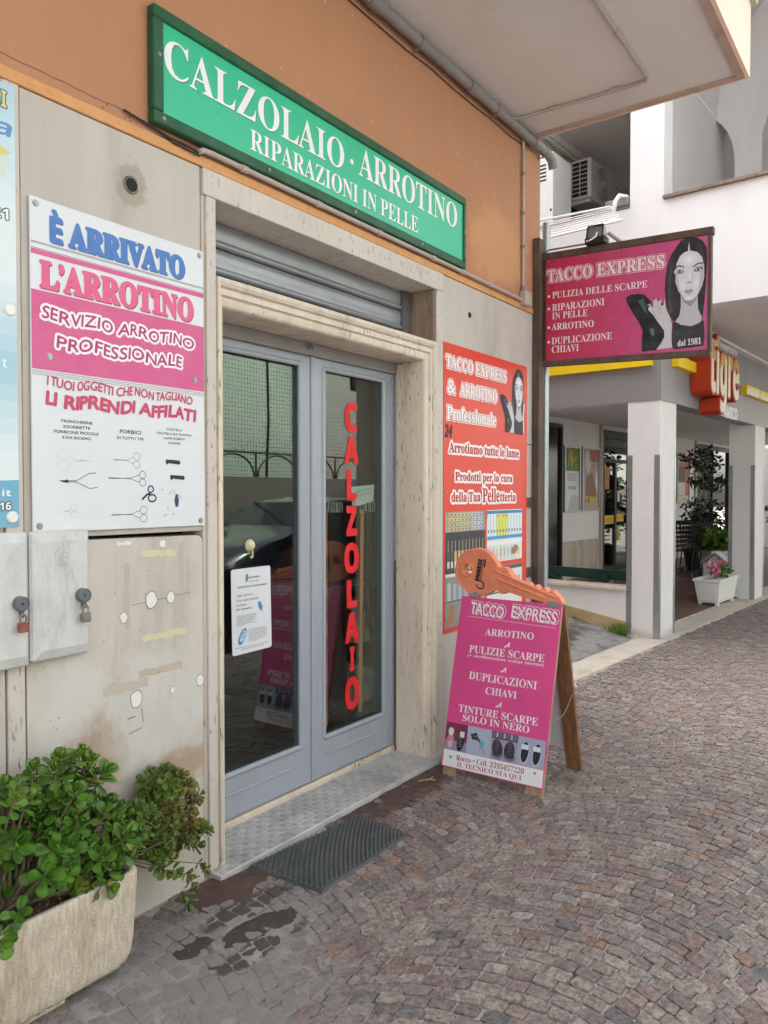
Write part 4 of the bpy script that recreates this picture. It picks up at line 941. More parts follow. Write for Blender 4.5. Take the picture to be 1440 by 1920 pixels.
# left photo: tins, dark shelf of bottles, lower glass shelf
panel(3.905, 1.055, 4.40, 1.438, (.05, .05, .06))
sh.rect(3.905, 1.315, 4.40, 1.438, (.30, .30, .28), 1.5)
for i in range(10):
    for j in range(4):
        c_ = (.62, .55, .28) if i < 7 else (.55, .62, .68)
        sh.rect(3.915+i*.045, 1.322+j*.029, 3.955+i*.045, 1.344+j*.029, tuple(v*r_.uniform(.8, 1.15) for v in c_), 2); sh.rect(3.925+i*.045, 1.326+j*.029, 3.94+i*.045, 1.338+j*.029, (.12, .1, .06), 3)
for i in range(11):
    x = 3.925+i*.043; c_ = [(.10, .10, .10), (.55, .45, .12), (.60, .52, .2)][0 if i < 2 else 1+i % 2]
    sh.rect(x, 1.075, x+.028, 1.20, c_, 2); sh.rect(x+.010, 1.20, x+.016, 1.265, (.5, .45, .35), 2); sh.rect(x+.002, 1.10, x+.026, 1.14, (.70, .68, .6), 3)
sh.rect(3.905, 1.047, 4.40, 1.066, (.72, .72, .70), 2.5)
panel(3.905, .745, 4.40, 1.047, (.28, .30, .28)); sh.rect(3.905, .895, 4.40, .900, (.08, .1, .1), 2)
for i in range(7): sh.rect(3.93+i*.065, .905, 3.97+i*.065, .97+r_.uniform(0, .05), (.62*r_.uniform(.5, 1), .6*r_.uniform(.5, 1), .58), 2)
sh.poly([(3.93, .76), (4.0, .76), (4.02, .86), (3.97, .885), (3.94, .84)], (.42, .22, .13), 2); sh.poly([(4.06, .78), (4.16, .76), (4.2, .86), (4.12, .885)], (.06, .22, .45), 2)
for i in range(8): sh.ell(4.07+r_.random()*.12, .78+r_.random()*.09, .01, .008, (.4, .6, .7), 3, n=8)
sh.rect(4.2, .76, 4.38, .885, (.66, .68, .68), 2)
# right photo: blue-topped packs, then boxes
panel(4.425, 1.095, 4.945, 1.440, (.68, .74, .76)); sh.rect(4.425, 1.385, 4.945, 1.435, (.04, .22, .50), 2)
for i in range(12):
    x = 4.43+i*.043; c_ = (.72, .70, .10) if i in (3, 4, 5, 6) else (.70, .76, .78)
    sh.rect(x, 1.265, x+.038, 1.415, c_, 2.5); sh.rect(x, 1.245, x+.038, 1.268, (.05, .30, .62), 2.6); sh.rect(x+.038, 1.25, x+.043, 1.42, (.06, .40, .46), 2.7)
    if i in (3, 5, 6): sh.ell(x+.018, 1.40, .011, .010, (.75, .16, .05), 3, n=10)
    sh.rect(x+.006, 1.29, x+.022, 1.31, (.12, .14, .2), 3)
sh.rect(4.425, 1.21, 4.945, 1.235, (.80, .80, .78), 2.5)
for i in range(9): sh.rect(4.445+i*.054, 1.10, 4.485+i*.054, 1.20, tuple(v*r_.uniform(.75, 1.05) for v in (.70, .70, .64)), 2.2); sh.rect(4.452+i*.054, 1.13, 4.46+i*.054, 1.18, (.2, .22, .2), 2.4)
sh.ell(4.83, 1.165, .05, .028, (.34, .20, .09), 3, rot=20)
panel(4.425, .745, 4.945, 1.065, (.70, .71, .70)); sh.rect(4.425, 1.035, 4.945, 1.064, (.12, .12, .12), 2); sh.rect(4.425, .885, 4.945, .895, (.12, .12, .12), 2)
for i in range(8): sh.rect(4.44+i*.062, .91+.0*i, 4.485+i*.062, .98+r_.uniform(0, .04), (.5, .52*r_.uniform(.8, 1), .5), 2)
sh.build('product_photos', t)
screws(t, [(3.925, -.0105, 2.40), (4.99, -.0105, 2.41), (3.92, -.0105, 1.555), (4.98, -.0105, 1.56), (3.915, -.0105, .80)], (0, -1, 0), .006)

# ---------------------------------------------------------------- projecting pink sign on a brown steel post
t = thing('blade_sign', (5.17, -.05, .6), 'projecting pink sign with a woman portrait on a rusty brown steel post', 'sign')
MB().box(5.12, 5.20, -.055, -.004, .0, 3.37, bev=.003).build('post', 'iron_rust', t)
def hbar(ya, za, yb, zb, th, name='frame_bar'):
    m = MB(); m.add([(X, y, z) for X in (5.175, 5.225) for y, z in ((ya, za), (yb, zb), (yb, zb+th), (ya, za+th))], [(0, 1, 2, 3), (7, 6, 5, 4), (0, 4, 5, 1), (1, 5, 6, 2), (2, 6, 7, 3), (3, 7, 4, 0)]); m.build(name, 'iron_rust', t)
hbar(-.040, 3.222, -1.205, 3.188, .045); hbar(-.040, 2.462, -1.19, 2.425, .038)
MB().box(5.176, 5.224, -1.195, -1.178, 2.45, 3.19).build('frame_bar', 'iron_rust', t); MB().box(5.176, 5.224, -.075, -.056, 2.47, 3.222).build('frame_bar', 'iron', t)
m = MB(); m.tube([(5.2, -.05, 3.27), (5.2, -.09, 3.292), (5.2, -.38, 3.285)], .007, 8); m.build('cable_tube', 'pipe_grey', t)
for z in (1.45, .95):
    m = MB(); m.box(5.02, 5.118, -.012, -.003, z, z+.07); m.disc((5.06, -.012, z+.035), .010, (0, -1, 0), .006, 10); m.build('bracket', 'iron_rust', t)
yy = 1.0
m = MB(); m.add([(X, y, z) for X in (5.186, 5.192) for y, z in ((-.076, 2.498), (-1.177, 2.462), (-1.177, 3.186), (-.076, 3.219))], [(0, 1, 2, 3), (7, 6, 5, 4), (0, 4, 5, 1), (1, 5, 6, 2), (2, 6, 7, 3), (3, 7, 4, 0)]); m.build('panel', 'pink_sheet', t)
sh = Sheet((5.1855, 0, 0), (0, -1, 0), (0, 0, 1), (-1, 0, 0)); n = 20
for i in range(n):     # printed gradient: deep red at the wall to violet pink
    a = .076+1.1*i/n; b = .076+1.1*(i+1)/n; k = (i+.5)/n
    c_ = tuple(u*(1-k)+v*k for u, v in zip((.50, .020, .06), (.58, .10, .30)))
    zt = lambda y: 3.217-(y-.076)*.030; zb = lambda y: 2.499-(y-.076)*.032
    sh.poly([(a, zb(a)), (b, zb(b)), (b, zt(b)), (a, zt(a))], c_, .3)
sh.build('backdrop', t)
sh = Sheet((5.1852, 0, 0), (0, -1, 0), (0, 0, 1), (-1, 0, 0)); LT = (.82, .74, .76)
def bl(T_, a, zb_, c_, zt_, z2b, **k):      # line of text drifting with the sign's slight slope
    sl = (z2b-zb_)/(c_-a); sh.text(T_, a, zb_, c_, zt_, LT, 2, 'serif', warp=lambda X, Y: (X, Y+(X-a)*sl), **k)
W2 = lambda X, Y: (X, Y-(X-.085)*.038)
for T_, a, c_ in (('TACCO', .088, .418), ('EXPRESS', .452, .903)):
    sh.text(T_, a, 3.058, c_, 3.142, (.80, .62, .66), 2, 'serif', thick=.011, warp=W2, ncopy=12); sh.text(T_, a, 3.058, c_, 3.142, (.56, .06, .15), 3, 'serif', thick=.007, warp=W2, ncopy=10); sh.text(T_, a, 3.058, c_, 3.142, LT, 4, 'serif', thick=.001, warp=W2, ncopy=3)
for T_, a, zb_, c_, zt_, z2 in [('PULIZIA DELLE SCARPE', .125, 2.938, .795, 2.986, 2.914), ('RIPARAZIONI', .125, 2.848, .506, 2.898, 2.838), ('IN PELLE', .125, 2.790, .386, 2.838, 2.780), ('ARROTINO', .121, 2.714, .432, 2.762, 2.700), ('DUPLICAZIONE', .122, 2.612, .560, 2.662, 2.599), ('CHIAVI', .123, 2.552, .325, 2.602, 2.545)]: bl(T_, a, zb_, c_, zt_, z2)
for z in (2.957, 2.868, 2.735, 2.632): sh.ell(.100, z, .010, .010, LT, 2, n=12)
sh.build('lettering', t)
sh = Sheet((5.1852, 0, 0), (0, -1, 0), (0, 0, 1), (-1, 0, 0)); portrait(sh, l=1); sh.text('dal 1981', .993, 2.503, 1.137, 2.545, (.85, .85, .85), 7, 'serif'); sh.build('portrait', t)
screws(t, [(5.1855, y, z) for y, z in [(-.09, 3.205), (-.095, 2.485), (-.60, 3.19), (-.60, 2.478), (-1.165, 3.17), (-1.165, 2.83), (-.085, 2.85)]], (-1, 0, 0), .004)
# floodlight on the sign
t = thing('floodlight', (5.2, -.45, 3.25), 'small black floodlight clamped on top of the projecting pink sign', 'lamp')
m = MB(); m.box(5.12, 5.215, -.525, -.385, 3.252, 3.30, bev=.006); m.build('housing', 'black_plastic', t)
m = MB(); V = [(5.13, -.515, 3.3005), (5.205, -.515, 3.3005), (5.205, -.395, 3.3005), (5.13, -.395, 3.3005), (5.15, -.505, 3.372), (5.20, -.505, 3.372), (5.20, -.40, 3.372), (5.15, -.40, 3.372)]
m.add(V, [(0, 1, 5, 4), (1, 2, 6, 5), (2, 3, 7, 6), (3, 0, 4, 7), (4, 5, 6, 7), (3, 2, 1, 0)]); m.build('reflector', 'galvanised', t)
m = MB()
for y in (-.508, -.398): m.tube([(5.127, y*1.0, 3.30), (5.145, y, 3.375)], .006, 6)
m.tube([(5.145, -.508, 3.378), (5.145, -.398, 3.378)], .007, 6); m.build('bezel', 'black_plastic', t)
m = MB(); m.tube([(5.118, -.40, 3.275), (5.10, -.43, 3.27), (5.105, -.47, 3.29), (5.115, -.475, 3.32)], .006, 8); m.build('cable', 'white_plastic', t)
m = MB(); m.tube([(5.2, -.525, 3.33), (5.2, -.62, 3.245)], .014, 8); m.build('bracket_arm', 'conduit', t)

# ---------------------------------------------------------------- A-board (faces -X, tilted back)
t = thing('pavement_sign', (3.82, -.47, 0), 'pink sandwich board with shoe photos standing on wooden legs on the cobbles', 'sandwich board')
TL = .2/.915; NL = math.hypot(1, TL)
def F(y, h, d=0.0):  # y across, h height, d depth behind the face
    return (3.60+(h-.05)*TL+d*1/NL, y, h-d*TL/NL)
def slab(y0, y1, h0, h1, d0, d1, m_, name, parent, sk0=0.0, sk1=0.0, **kw):
    m = MB(); V = [F(y+(sk1 if h == h1 else sk0), h, d) for d in (d0, d1) for y, h in ((y0, h0), (y1, h0), (y1, h1), (y0, h1))]
    m.add(V, [(0, 1, 2, 3), (7, 6, 5, 4), (0, 4, 5, 1), (1, 5, 6, 2), (2, 6, 7, 3), (3, 7, 4, 0)]); return m.build(name, m_, parent, **kw)
slab(-.768, -.170, .050, .966, 0, .010, 'pink_sheet', 'front_panel', t, 0, -.015)
slab(-.255, -.180, .0, .955, .0105, .032, 'wood', 'leg', t); slab(-.765, -.672, .0, .960, .0105, .034, 'wood', 'leg', t, 0, -.015)
slab(-.66, -.26, .90, .955, .0105, .03, 'wood', 'cross_rail', t)
def Bk(y, h, d=0.0): return (3.832+(0.955-h)*.265+d, y, h)
for y0, y1 in ((-.785, -.70), (-.27, -.19)):
    m = MB(); V = [Bk(y, h, d) for d in (0, .024) for y, h in ((y0, 0), (y1, 0), (y1, .955), (y0, .955))]
    m.add(V, [(0, 1, 2, 3), (7, 6, 5, 4), (0, 4, 5, 1), (1, 5, 6, 2), (2, 6, 7, 3), (3, 7, 4, 0)]); m.build('leg', 'wood_brown', t)
m = MB(); V = [Bk(y, h, d) for d in (.0245, .032) for y, h in ((-.77, .12), (-.19, .12), (-.19, .95), (-.77, .95))]
m.add(V, [(0, 1, 2, 3), (7, 6, 5, 4), (0, 4, 5, 1), (1, 5, 6, 2), (2, 6, 7, 3), (3, 7, 4, 0)]); m.build('back_panel', 'poster_white', t)
m = MB(); m.box(3.82, 3.845, -.75, -.72, .955, .968); m.box(3.82, 3.845, -.28, -.25, .955, .968); m.build('hinge', 'iron', t)
m = MB(); a = Vector(F(-.768, .40, .02)); b = Vector(Bk(-.78, .46)); n = 22
for i in range(n):
    p = a.lerp(b, i/n)-Vector((0, 0, .06*math.sin(math.pi*i/n))); q = a.lerp(b, (i+1)/n)-Vector((0, 0, .06*math.sin(math.pi*(i+1)/n))); m.tube([p, q], .0026 if i % 2 else .0014, 5)
m.build('chain', 'rust_steel', t)
nrm = Vector((-1, 0, TL)).normalized(); up = Vector((TL, 0, 1)).normalized()
base = Vector((3.60-.05*TL, 0, 0)); sh = Sheet(base+nrm*.0003, (0, -1, 0), up, nrm)
Z = lambda z: z*NL
LW = (.84, .80, .82)
def ab(T_, a, zb_, c_, zt_, z2b=None, colr=LW, font='serif', l=2, **k):
    sl = 0 if z2b is None else (z2b-zb_)/(c_-a)
    sh.text(T_, a, Z(zb_), c_, Z(zt_), colr, l, font, warp=lambda X, Y: (X, Y+(X-a)*sl), **k)
sh.rect(.178, Z(.055), .766, Z(.140), (.80, .80, .82), 1)
for T_, a, c_ in (('TACCO', .248, .468), ('EXPRESS', .502, .775)):
    for th, cc, l in ((.0085, LW, 2), (.0052, (.60, .05, .20), 3)): ab(T_, a+.008, .880, c_-.008, .943, .868, cc, 'sans', l, thick=th, slant=.06, ncopy=10)
    ab(T_, a+.008, .880, c_-.008, .943, .868, LW, 'sans', 4, thick=.001, slant=.06, dx=-.006, dy=-.0035, ncopy=3)
for i in range(46): sh.ell(.243+i*.0114, Z(.859-.0003*i), .0028, .0028, LW, 2, n=6)
ab('ARROTINO', .356, .766, .645, .804, .772)
ab('PULIZIE SCARPE', .268, .665, .716, .706, .665); ab('(+ sterilizzazione scarpe interno)', .264, .638, .716, .659, .640)
ab('DUPLICAZIONI', .285, .524, .688, .566, .524); ab('CHIAVI', .395, .460, .579, .498, .462)
ab('TINTURE SCARPE', .242, .345, .712, .385, .347); ab('SOLO IN NERO', .273, .302, .669, .338, .304)
for cx, cz in ((.497, .728), (.49, .597), (.483, .415)):
    sh.poly([(cx-.018, Z(cz-.012)), (cx-.004, Z(cz-.012)), (cx+.006, Z(cz+.004)), (cx+.010, Z(cz-.013)), (cx+.013, Z(cz-.013)), (cx+.014, Z(cz+.012)), (cx+.016, Z(cz+.019)), (cx+.006, Z(cz+.012)), (cx-.006, Z(cz-.003)), (cx-.018, Z(cz-.006))], LW, 2)
ab('Rocco • Cell. 3395457220', .260, .094, .660, .123, .101, (.38, .03, .10)); ab('IL TECNICO STA QUI', .268, .058, .650, .087, .064, (.38, .03, .10))
sh.build('lettering', t)
sh = Sheet(base+nrm*.0003, (0, -1, 0), up, nrm)
zt, zb = .283, .142
def R4(a, b, c_, d, colr, l=1): sh.poly([(a, Z(b)), (c_, Z(b)), (c_, Z(d)), (a, Z(d))], colr, l)
def E4(cx, cz, rx, rz, colr, l=2, rot=0): sh.ell(cx, Z(cz), rx, rz, colr, l, rot=rot, n=14)
R4(.178, zb, .312, zt, (.19, .03, .07)); R4(.178, zb, .312, .19, (.26, .26, .36), 1.5)
E4(.212, .187, .022, .040, (.52, .26, .34)); E4(.212, .236, .017, .022, (.72, .72, .74), 3); E4(.212, .17, .014, .02, (.66, .42, .5), 3)
E4(.276, .190, .022, .050, (.012, .012, .016), rot=-8); R4(.268, .215, .295, .245, (.75, .75, .75), 3)
for k in range(5): R4(.262, .165+.013*k, .284, .168+.013*k, (.35, .35, .38), 3)
R4(.313, zb, .458, zt, (.42, .45, .58))
for k in range(6): sh.line([(.315+.025*k, Z(zb)), (.335+.024*k, Z(zt))], .0015, (.30, .32, .42), 1.5)
for k, (cx, cz) in enumerate([(.345, .238), (.362, .245), (.372, .225), (.352, .225)]): E4(cx, cz, .012, .009, (.03, .03, .035), 2)
sh.line([(.365, Z(.24)), (.40, Z(.205))], .012, (.05, .06, .08), 2.5); E4(.405, .205, .014, .014, (.05, .45, .55), 3); sh.line([(.405, Z(.19)), (.425, Z(.155))], .007, (.25, .27, .32), 3); sh.line([(.40, Z(.19)), (.395, Z(.165))], .005, (.3, .3, .35), 3)
R4(.459, zb, .612, zt, (.30, .32, .46)); R4(.459, .245, .612, zt, (.10, .09, .13), 1.5)
for k in range(7): R4(.465+.021*k, .255, .476+.021*k, .279, (.4, .45, .6) if k % 2 else (.25, .12, .16), 1.8)
for cx, rt in ((.498, 12), (.568, -4)):
    E4(cx, .196, .031, .052, (.045, .030, .045), 2, rt); E4(cx+.002, .166, .034, .020, (.20, .17, .24), 2.2, rt); E4(cx+.002, .176, .029, .018, (.05, .04, .055), 2.4, rt)
    for k in range(5): sh.line([(cx-.010, Z(.195+.011*k)), (cx+.010, Z(.198+.011*k))], .0022, (.22, .18, .25), 3)
R4(.613, zb, .766, zt, (.36, .39, .54))
for k in range(5): sh.line([(.62+.03*k, Z(zb)), (.65+.024*k, Z(zt))], .0015, (.26, .29, .4), 1.5)
for cx in (.655, .722):
    E4(cx, .205, .024, .056, (.62, .64, .7), 2, -6); E4(cx, .208, .021, .053, (.012, .016, .03), 2.3, -6); R4(cx-.021, .222, cx+.019, .246, (.72, .73, .76), 3)
sh.build('shoe_photos', t)
screws(t, [tuple(Vector(F(y, h))) for y, h in [(-.225, .105), (-.72, .118)]], tuple(nrm), .005)
screws(t, [tuple(Vector(F(y, h))) for y, h in [(-.20, .55), (-.75, .52)]], tuple(nrm), .0025)

# ---------------------------------------------------------------- giant key on top of the board
t = thing('giant_key', (3.81, -.45, .97), 'oversized faded red plastic key lying on top of the sandwich board', 'key')
out = [(0.141, 1.096), (0.151, 1.154), (0.18, 1.198), (0.225, 1.228), (0.277, 1.239), (0.327, 1.23), (0.365, 1.207), (0.396, 1.167), (0.414, 1.14), (0.457, 1.14), (0.478, 1.122), (0.481, 1.111), (0.496, 1.098), (0.523, 1.07), (0.547, 1.072), (0.57, 1.057), (0.594, 1.066), (0.610, 1.048), (0.638, 1.056), (0.655, 1.036), (0.690, 1.045), (0.705, 1.024), (0.735, 1.034), (0.752, 1.015), (0.773, 0.997), (0.782, 0.980), (0.759, 0.972), (0.703, 0.973), (0.623, 0.984), (0.541, 0.997), (0.469, 1.016), (0.451, 1.001), (0.433, 1.000), (0.415, 1.015), (0.39, 1.018), (0.359, 0.997), (0.315, 0.982), (0.258, 0.981), (0.213, 0.998), (0.168, 1.035)]
hc, hr = (.2215, 1.118), (.031, .032)
def keyplate(o, X0, X1, name, m_, parent, hole=True, hs_=1.0):
    bm_ = bpy.data.curves.new('key', 'CURVE'); bm_.dimensions = '2D'; bm_.fill_mode = 'BOTH'; bm_.extrude = abs(X1-X0)/2; bm_.bevel_depth = .004; bm_.bevel_resolution = 2
    for pts in ([o, [(hc[0]+hr[0]*hs_*math.cos(R(a)), hc[1]+hr[1]*hs_*math.sin(R(a))) for a in range(0, 360, 18)]] if hole else [o]):
        sp = bm_.splines.new('POLY'); sp.points.add(len(pts)-1); sp.use_cyclic_u = True
        for i, (x, z) in enumerate(pts): sp.points[i].co = (x, z, 0, 1)
    ob = bpy.data.objects.new('key', bm_); col.objects.link(ob); dg = bpy.context.evaluated_depsgraph_get(); me = bpy.data.meshes.new_from_object(ob.evaluated_get(dg))
    m = MB(); xm = (X0+X1)/2; m.add([(xm+v.co.z, -v.co.x, v.co.y) for v in me.vertices], [list(p.vertices) for p in me.polygons])
    bpy.data.objects.remove(ob); bpy.data.curves.remove(bm_); bpy.data.meshes.remove(me)
    return m.build(name, m_, parent)
keyplate(out, 3.800, 3.845, 'key_body', 'key_red', t)
# raised rim round the bow and grooves down the blade
m = MB(); rimp = [(3.797, -(.277+.127*math.cos(R(a))), 1.108+.122*math.sin(R(a))) for a in range(95, 275, 12)]
m.tube(rimp, .006, 8); m.build('bow_rim', 'key_red', t, smooth=True)
m = MB(); m.tube([(3.795, -(hc[0]+.036*math.cos(R(a))), hc[1]+.037*math.sin(R(a))) for a in range(0, 361, 18)], .005, 8); m.build('hole_rim', 'key_red', t, smooth=True)
m = MB()
for (a, b) in [((.395, 1.122), (.755, 1.003)), ((.405, 1.080), (.70, .992))]:
    m.tube([(3.796, -a[0], a[1]), (3.794, -(a[0]*.97+b[0]*.03), a[1]*.97+b[1]*.03), (3.796, -b[0], b[1])], .0055, 8)
m.build('blade_rib', 'key_red', t, smooth=True)
sh = Sheet((3.7952, 0, 0), (0, -1, 0), (0, 0, 1), (-1, 0, 0)); bk = (.012, .01, .01)
ca, sa = math.cos(R(80)), math.sin(R(80)); ctr_ = (.300, 1.045)
def rot(u, v): return (ctr_[0]+u*ca-v*sa, ctr_[1]+u*sa+v*ca)
vs_, fs_ = glyphs('EMMEDI', 'bold')
for T_, a, b, c_, d in [('ENNEDI', .012, .006, .135, .030)]: sh.text(T_, a, b, c_, d, bk, 1, 'bold', thick=.002, warp=rot, ncopy=5)
sh.line([rot(*p) for p in arc(-.006, -.006, .022, .022, 100, 380, 16)], .007, bk, 1)
sh.line([rot(.012, -.002), rot(.14, -.002)], .005, bk, 1); sh.line([rot(.10, -.013), rot(.14, -.013)], .009, bk, 1)
sh.build('emblem', t)
for y, z in ((-.262, .985), (-.735, .968)):
    MB().box(3.793, 3.852, y-.028, y+.028, z-.022, z+.012, bev=.003).build('tape', 'tape_grey', t)

# ---------------------------------------------------------------- notice hanging on the left pane, suction hook
t = thing('suction_hook', (2.565, .245, 1.28), 'cream suction cup with a hook stuck on the left door pane', 'hook')
m = MB(); m.lathe((2.565, .2535, 1.305), [(.030, 0), (.028, .006), (.020, .016), (.014, .022), (.006, .024)], 22, (0, -1, 0)); m.build('cup', 'cream_plastic', t, smooth='auto')
m = MB(); m.tube([(2.565, .236, 1.285), (2.565, .234, 1.262), (2.561, .232, 1.25), (2.552, .23, 1.247), (2.548, .23, 1.256)], .004, 8); m.build('hook', 'cream_plastic', t, smooth=True)
t = thing('notice_card', (2.555, .24, .80), 'white laminated remote control notice hanging on the left door pane', 'notice')
tilt = lambda x, z: (x, z+(x-2.42)*-.01)
m = MB(); c_ = []
for cx, cz, a0 in ((2.672, .822, -90), (2.664, 1.192, 0), (2.434, 1.190, 90), (2.441, .818, 180)):
    c_ += [(cx+.012*math.cos(R(a0+k*30)), cz+.012*math.sin(R(a0+k*30))) for k in range(4)]
m.prism(c_, .228, .2300, lambda x, z, y: (x, y, z)); m.build('card', 'poster_white', t)
m = MB(); m.tube([(2.555, .231, 1.19), (2.555, .231, 1.25)], .001, 5); m.build('string', 'black_plastic', t)
sh = Sheet((0, .2277, 0), (1, 0, 0), (0, 0, 1)); k_ = (.05, .07, .08)
sh.text('myHome', 2.53, 1.150, 2.60, 1.164, (.02, .12, .14), 1, 'bold'); sh.text('security', 2.535, 1.132, 2.60, 1.145, (.2, .25, .25), 1, 'sans'); sh.poly([(2.512, 1.14), (2.525, 1.14), (2.530, 1.172), (2.515, 1.176)], (.1, .25, .25), 1)
sh.text('RADIOCOMANDI AUTOAPPRENDENTI', 2.463, 1.113, 2.65, 1.121, k_, 1, 'bold')
for i, (T_, w_, f_) in enumerate([('Oggi duplicare', .105, 'sans'), ('il tuo radiocomando', .140, 'sans'), ('è ancora', .062, 'sans'), ('più semplice', .098, 'bold')]): sh.text(T_, 2.455, 1.072-.021*i, 2.455+w_, 1.084-.021*i, k_, 1, f_)
for i in range(9): sh.rect(2.455, .985-.0055*i, 2.455+[.125, .13, .12, .13, .11, .125, .10, .12, .05][i], .987-.0055*i, (.25, .28, .3), 1)
for i in range(11): sh.rect(2.53, .915-.0055*i, 2.53+[.12, .125, .118, .125, .12, .11, .125, .12, .12, .1, .06][i], .9168-.0055*i, (.28, .3, .32), 1)
bl_ = (.02, .25, .55)
sh.ell(2.607, 1.018, .012, .024, bl_, 1, rot=25); sh.ell(2.622, .992, .006, .012, (.6, .6, .6), 1, rot=25); sh.ell(2.492, .888, .020, .042, bl_, 1, rot=-30); sh.ell(2.495, .89, .014, .030, (.5, .62, .68), 2, rot=-30)
for a, b in ((2.489, .90), (2.500, .905), (2.487, .885), (2.498, .889)): sh.ell(a, b, .004, .005, bl_, 3, n=8)
sh.rect(2.445, .838, 2.66, .8395, k_, 1); sh.rect(2.48, .828, 2.63, .8305, (.2, .22, .25), 1)
sh.build('lettering', t)

# ---------------------------------------------------------------- rubber doormat
t = thing('doormat', (2.54, -.30, 0), 'grey ribbed rubber doormat lying in front of the door step', 'mat')
def MT(u, v_, z=0.0):  # u along the step 0..1, v away from it 0..1
    a, b, c2_, d = Vector((2.215, -.088, 0)), Vector((2.885, -.150, 0)), Vector((2.838, -.460, 0)), Vector((2.235, -.468, 0))
    p = (a*(1-u)+b*u)*(1-v_)+(d*(1-u)+c2_*u)*v_; return (p.x, p.y, z)
m = MB(); n = 24; ring = [(i/n, 0) for i in range(n)]+[(1, i/12) for i in range(12)]+[(1-i/n, 1) for i in range(n)]+[(0, 1-i/12) for i in range(12)]
wv = lambda i: .004*math.sin(i*2.6)
V0 = []; V1 = []
for i, (u, v_) in enumerate(ring):
    p = MT(u, v_); V0.append((p[0], p[1], .006)); q = MT(.5+(u-.5)*.985, .5+(v_-.5)*.97); V1.append((q[0], q[1], .019+.0015*math.sin(u*5)))
N_ = len(ring); m.add(V0+V1, [(i, i+N_, (i+1) % N_+N_, (i+1) % N_) for i in range(N_)]+[list(range(N_, 2*N_))[::-1], list(range(N_))]); m.build('mat_base', 'rubber', t)
m = MB(); NU, NV = 40, 13
for i in range(NU):
    for j in range(NV):
        u0 = .012+.976*i/NU; v0 = .02+.96*(j+(.5 if i % 2 else 0))/(NV+.5); du, dv = .976/NU*.96, .96/(NV+.5)*.80
        z0, z1 = .0180, .0300
        q = [MT(u0, v0+dv*.5, z0), MT(u0+du*.5, v0, z0), MT(u0+du, v0+dv*.5, z0), MT(u0+du*.5, v0+dv, z0)]
        tq = [MT(u0+du*.22, v0+dv*.45, z1-.003), MT(u0+du*.5, v0+dv*.12, z1), MT(u0+du*.78, v0+dv*.45, z1-.003), MT(u0+du*.5, v0+dv*.8, z1-.005)]
        m.add(q+tq, [(0, 1, 5, 4), (1, 2, 6, 5), (2, 3, 7, 6), (3, 0, 4, 7), (4, 5, 6, 7)])
m.build('mat_studs', 'rubber', t, kind='stuff')

# ---------------------------------------------------------------- planter trough and its jade plants
t = thing('planter', (.85, -.18, 0), 'long weathered concrete trough planter against the wall at bottom left', 'planter')
m = MB()
def plan(x0, x1, y0, y1, r_, n=6, nf=60):
    P = []
    for cx, cy, a0 in ((x1-r_, y0+r_, -90), (x1-r_, y1-r_, 0), (x0+r_, y1-r_, 90), (x0+r_, y0+r_, 180)):
        P += [(cx+r_*math.cos(R(a0+90*k/n)), cy+r_*math.sin(R(a0+90*k/n))) for k in range(n+1)]
    # densify the long front run
    Q = []
    for i in range(len(P)):
        a, b = P[i], P[(i+1) % len(P)]; L = math.hypot(b[0]-a[0], b[1]-a[1]); k = max(1, int(L/.02))
        for j in range(k): Q.append((a[0]+(b[0]-a[0])*j/k, a[1]+(b[1]-a[1])*j/k))
    return Q
base_p = plan(.10, 1.535, -.305, -.035, .045); cx_, cy_ = .82, -.17
levels = [(.045, .91, .80), (.055, .95, .87), (.085, .972, .915), (.13, .982, .94), (.20, .989, .962), (.285, .995, .985), (.300, 1.0, 1.0), (.335, 1.002, 1.005), (.344, .998, .985), (.344, .972, .86), (.330, .968, .84), (.30, .966, .83)]
V = []
for z, sx, sy in levels:
    for i, (x, y) in enumerate(base_p):
        fl = (.0045*math.sin(x*170) if z < .29 else 0)*(1 if y < -.2 else 0)
        X = cx_+(x-cx_)*sx; Y = cy_+(y-cy_)*sy-fl; V.append((X, Y, z))
k = len(base_p); m.add(V, [(r_*k+i, r_*k+(i+1) % k, (r_+1)*k+(i+1) % k, (r_+1)*k+i) for r_ in range(len(levels)-1) for i in range(k)]+[list(range(k))[::-1]])
m.build('trough', 'concrete', t, smooth=True)
m = MB(); m.box(.2, .5, -.27, -.06, 0, .05); m.box(1.1, 1.30, -.24, -.06, 0, .05); m.build('foot', 'concrete', t)
m = MB(); nx, ny = 30, 7; rr = random.Random(4)
V = [(.14+1.36*i/nx, -.275+.22*j/ny, .318+rr.uniform(-.008, .010)) for j in range(ny+1) for i in range(nx+1)]
m.add(V, [(j*(nx+1)+i, j*(nx+1)+i+1, (j+1)*(nx+1)+i+1, (j+1)*(nx+1)+i) for j in range(ny) for i in range(nx)]); m.build('soil', 'soil', t)
m = MB()
for i in range(260):
    x, y = rr.uniform(.9, 1.48), rr.uniform(-.275, -.08); a = rr.uniform(0, 6.28); L = rr.uniform(.006, .02); z = .327+rr.uniform(0, .008)
    m.cur = rr.choice([(.28, .15, .07), (.36, .22, .11), (.14, .07, .04), (.42, .30, .16)])
    m.add([(x, y, z), (x+L*math.cos(a), y+L*math.sin(a), z+.004), (x+L*math.cos(a+.5), y+L*math.sin(a+.5), z+.001)], [(0, 1, 2)])
m.build('leaf_litter', 'tinted', t, kind='stuff')

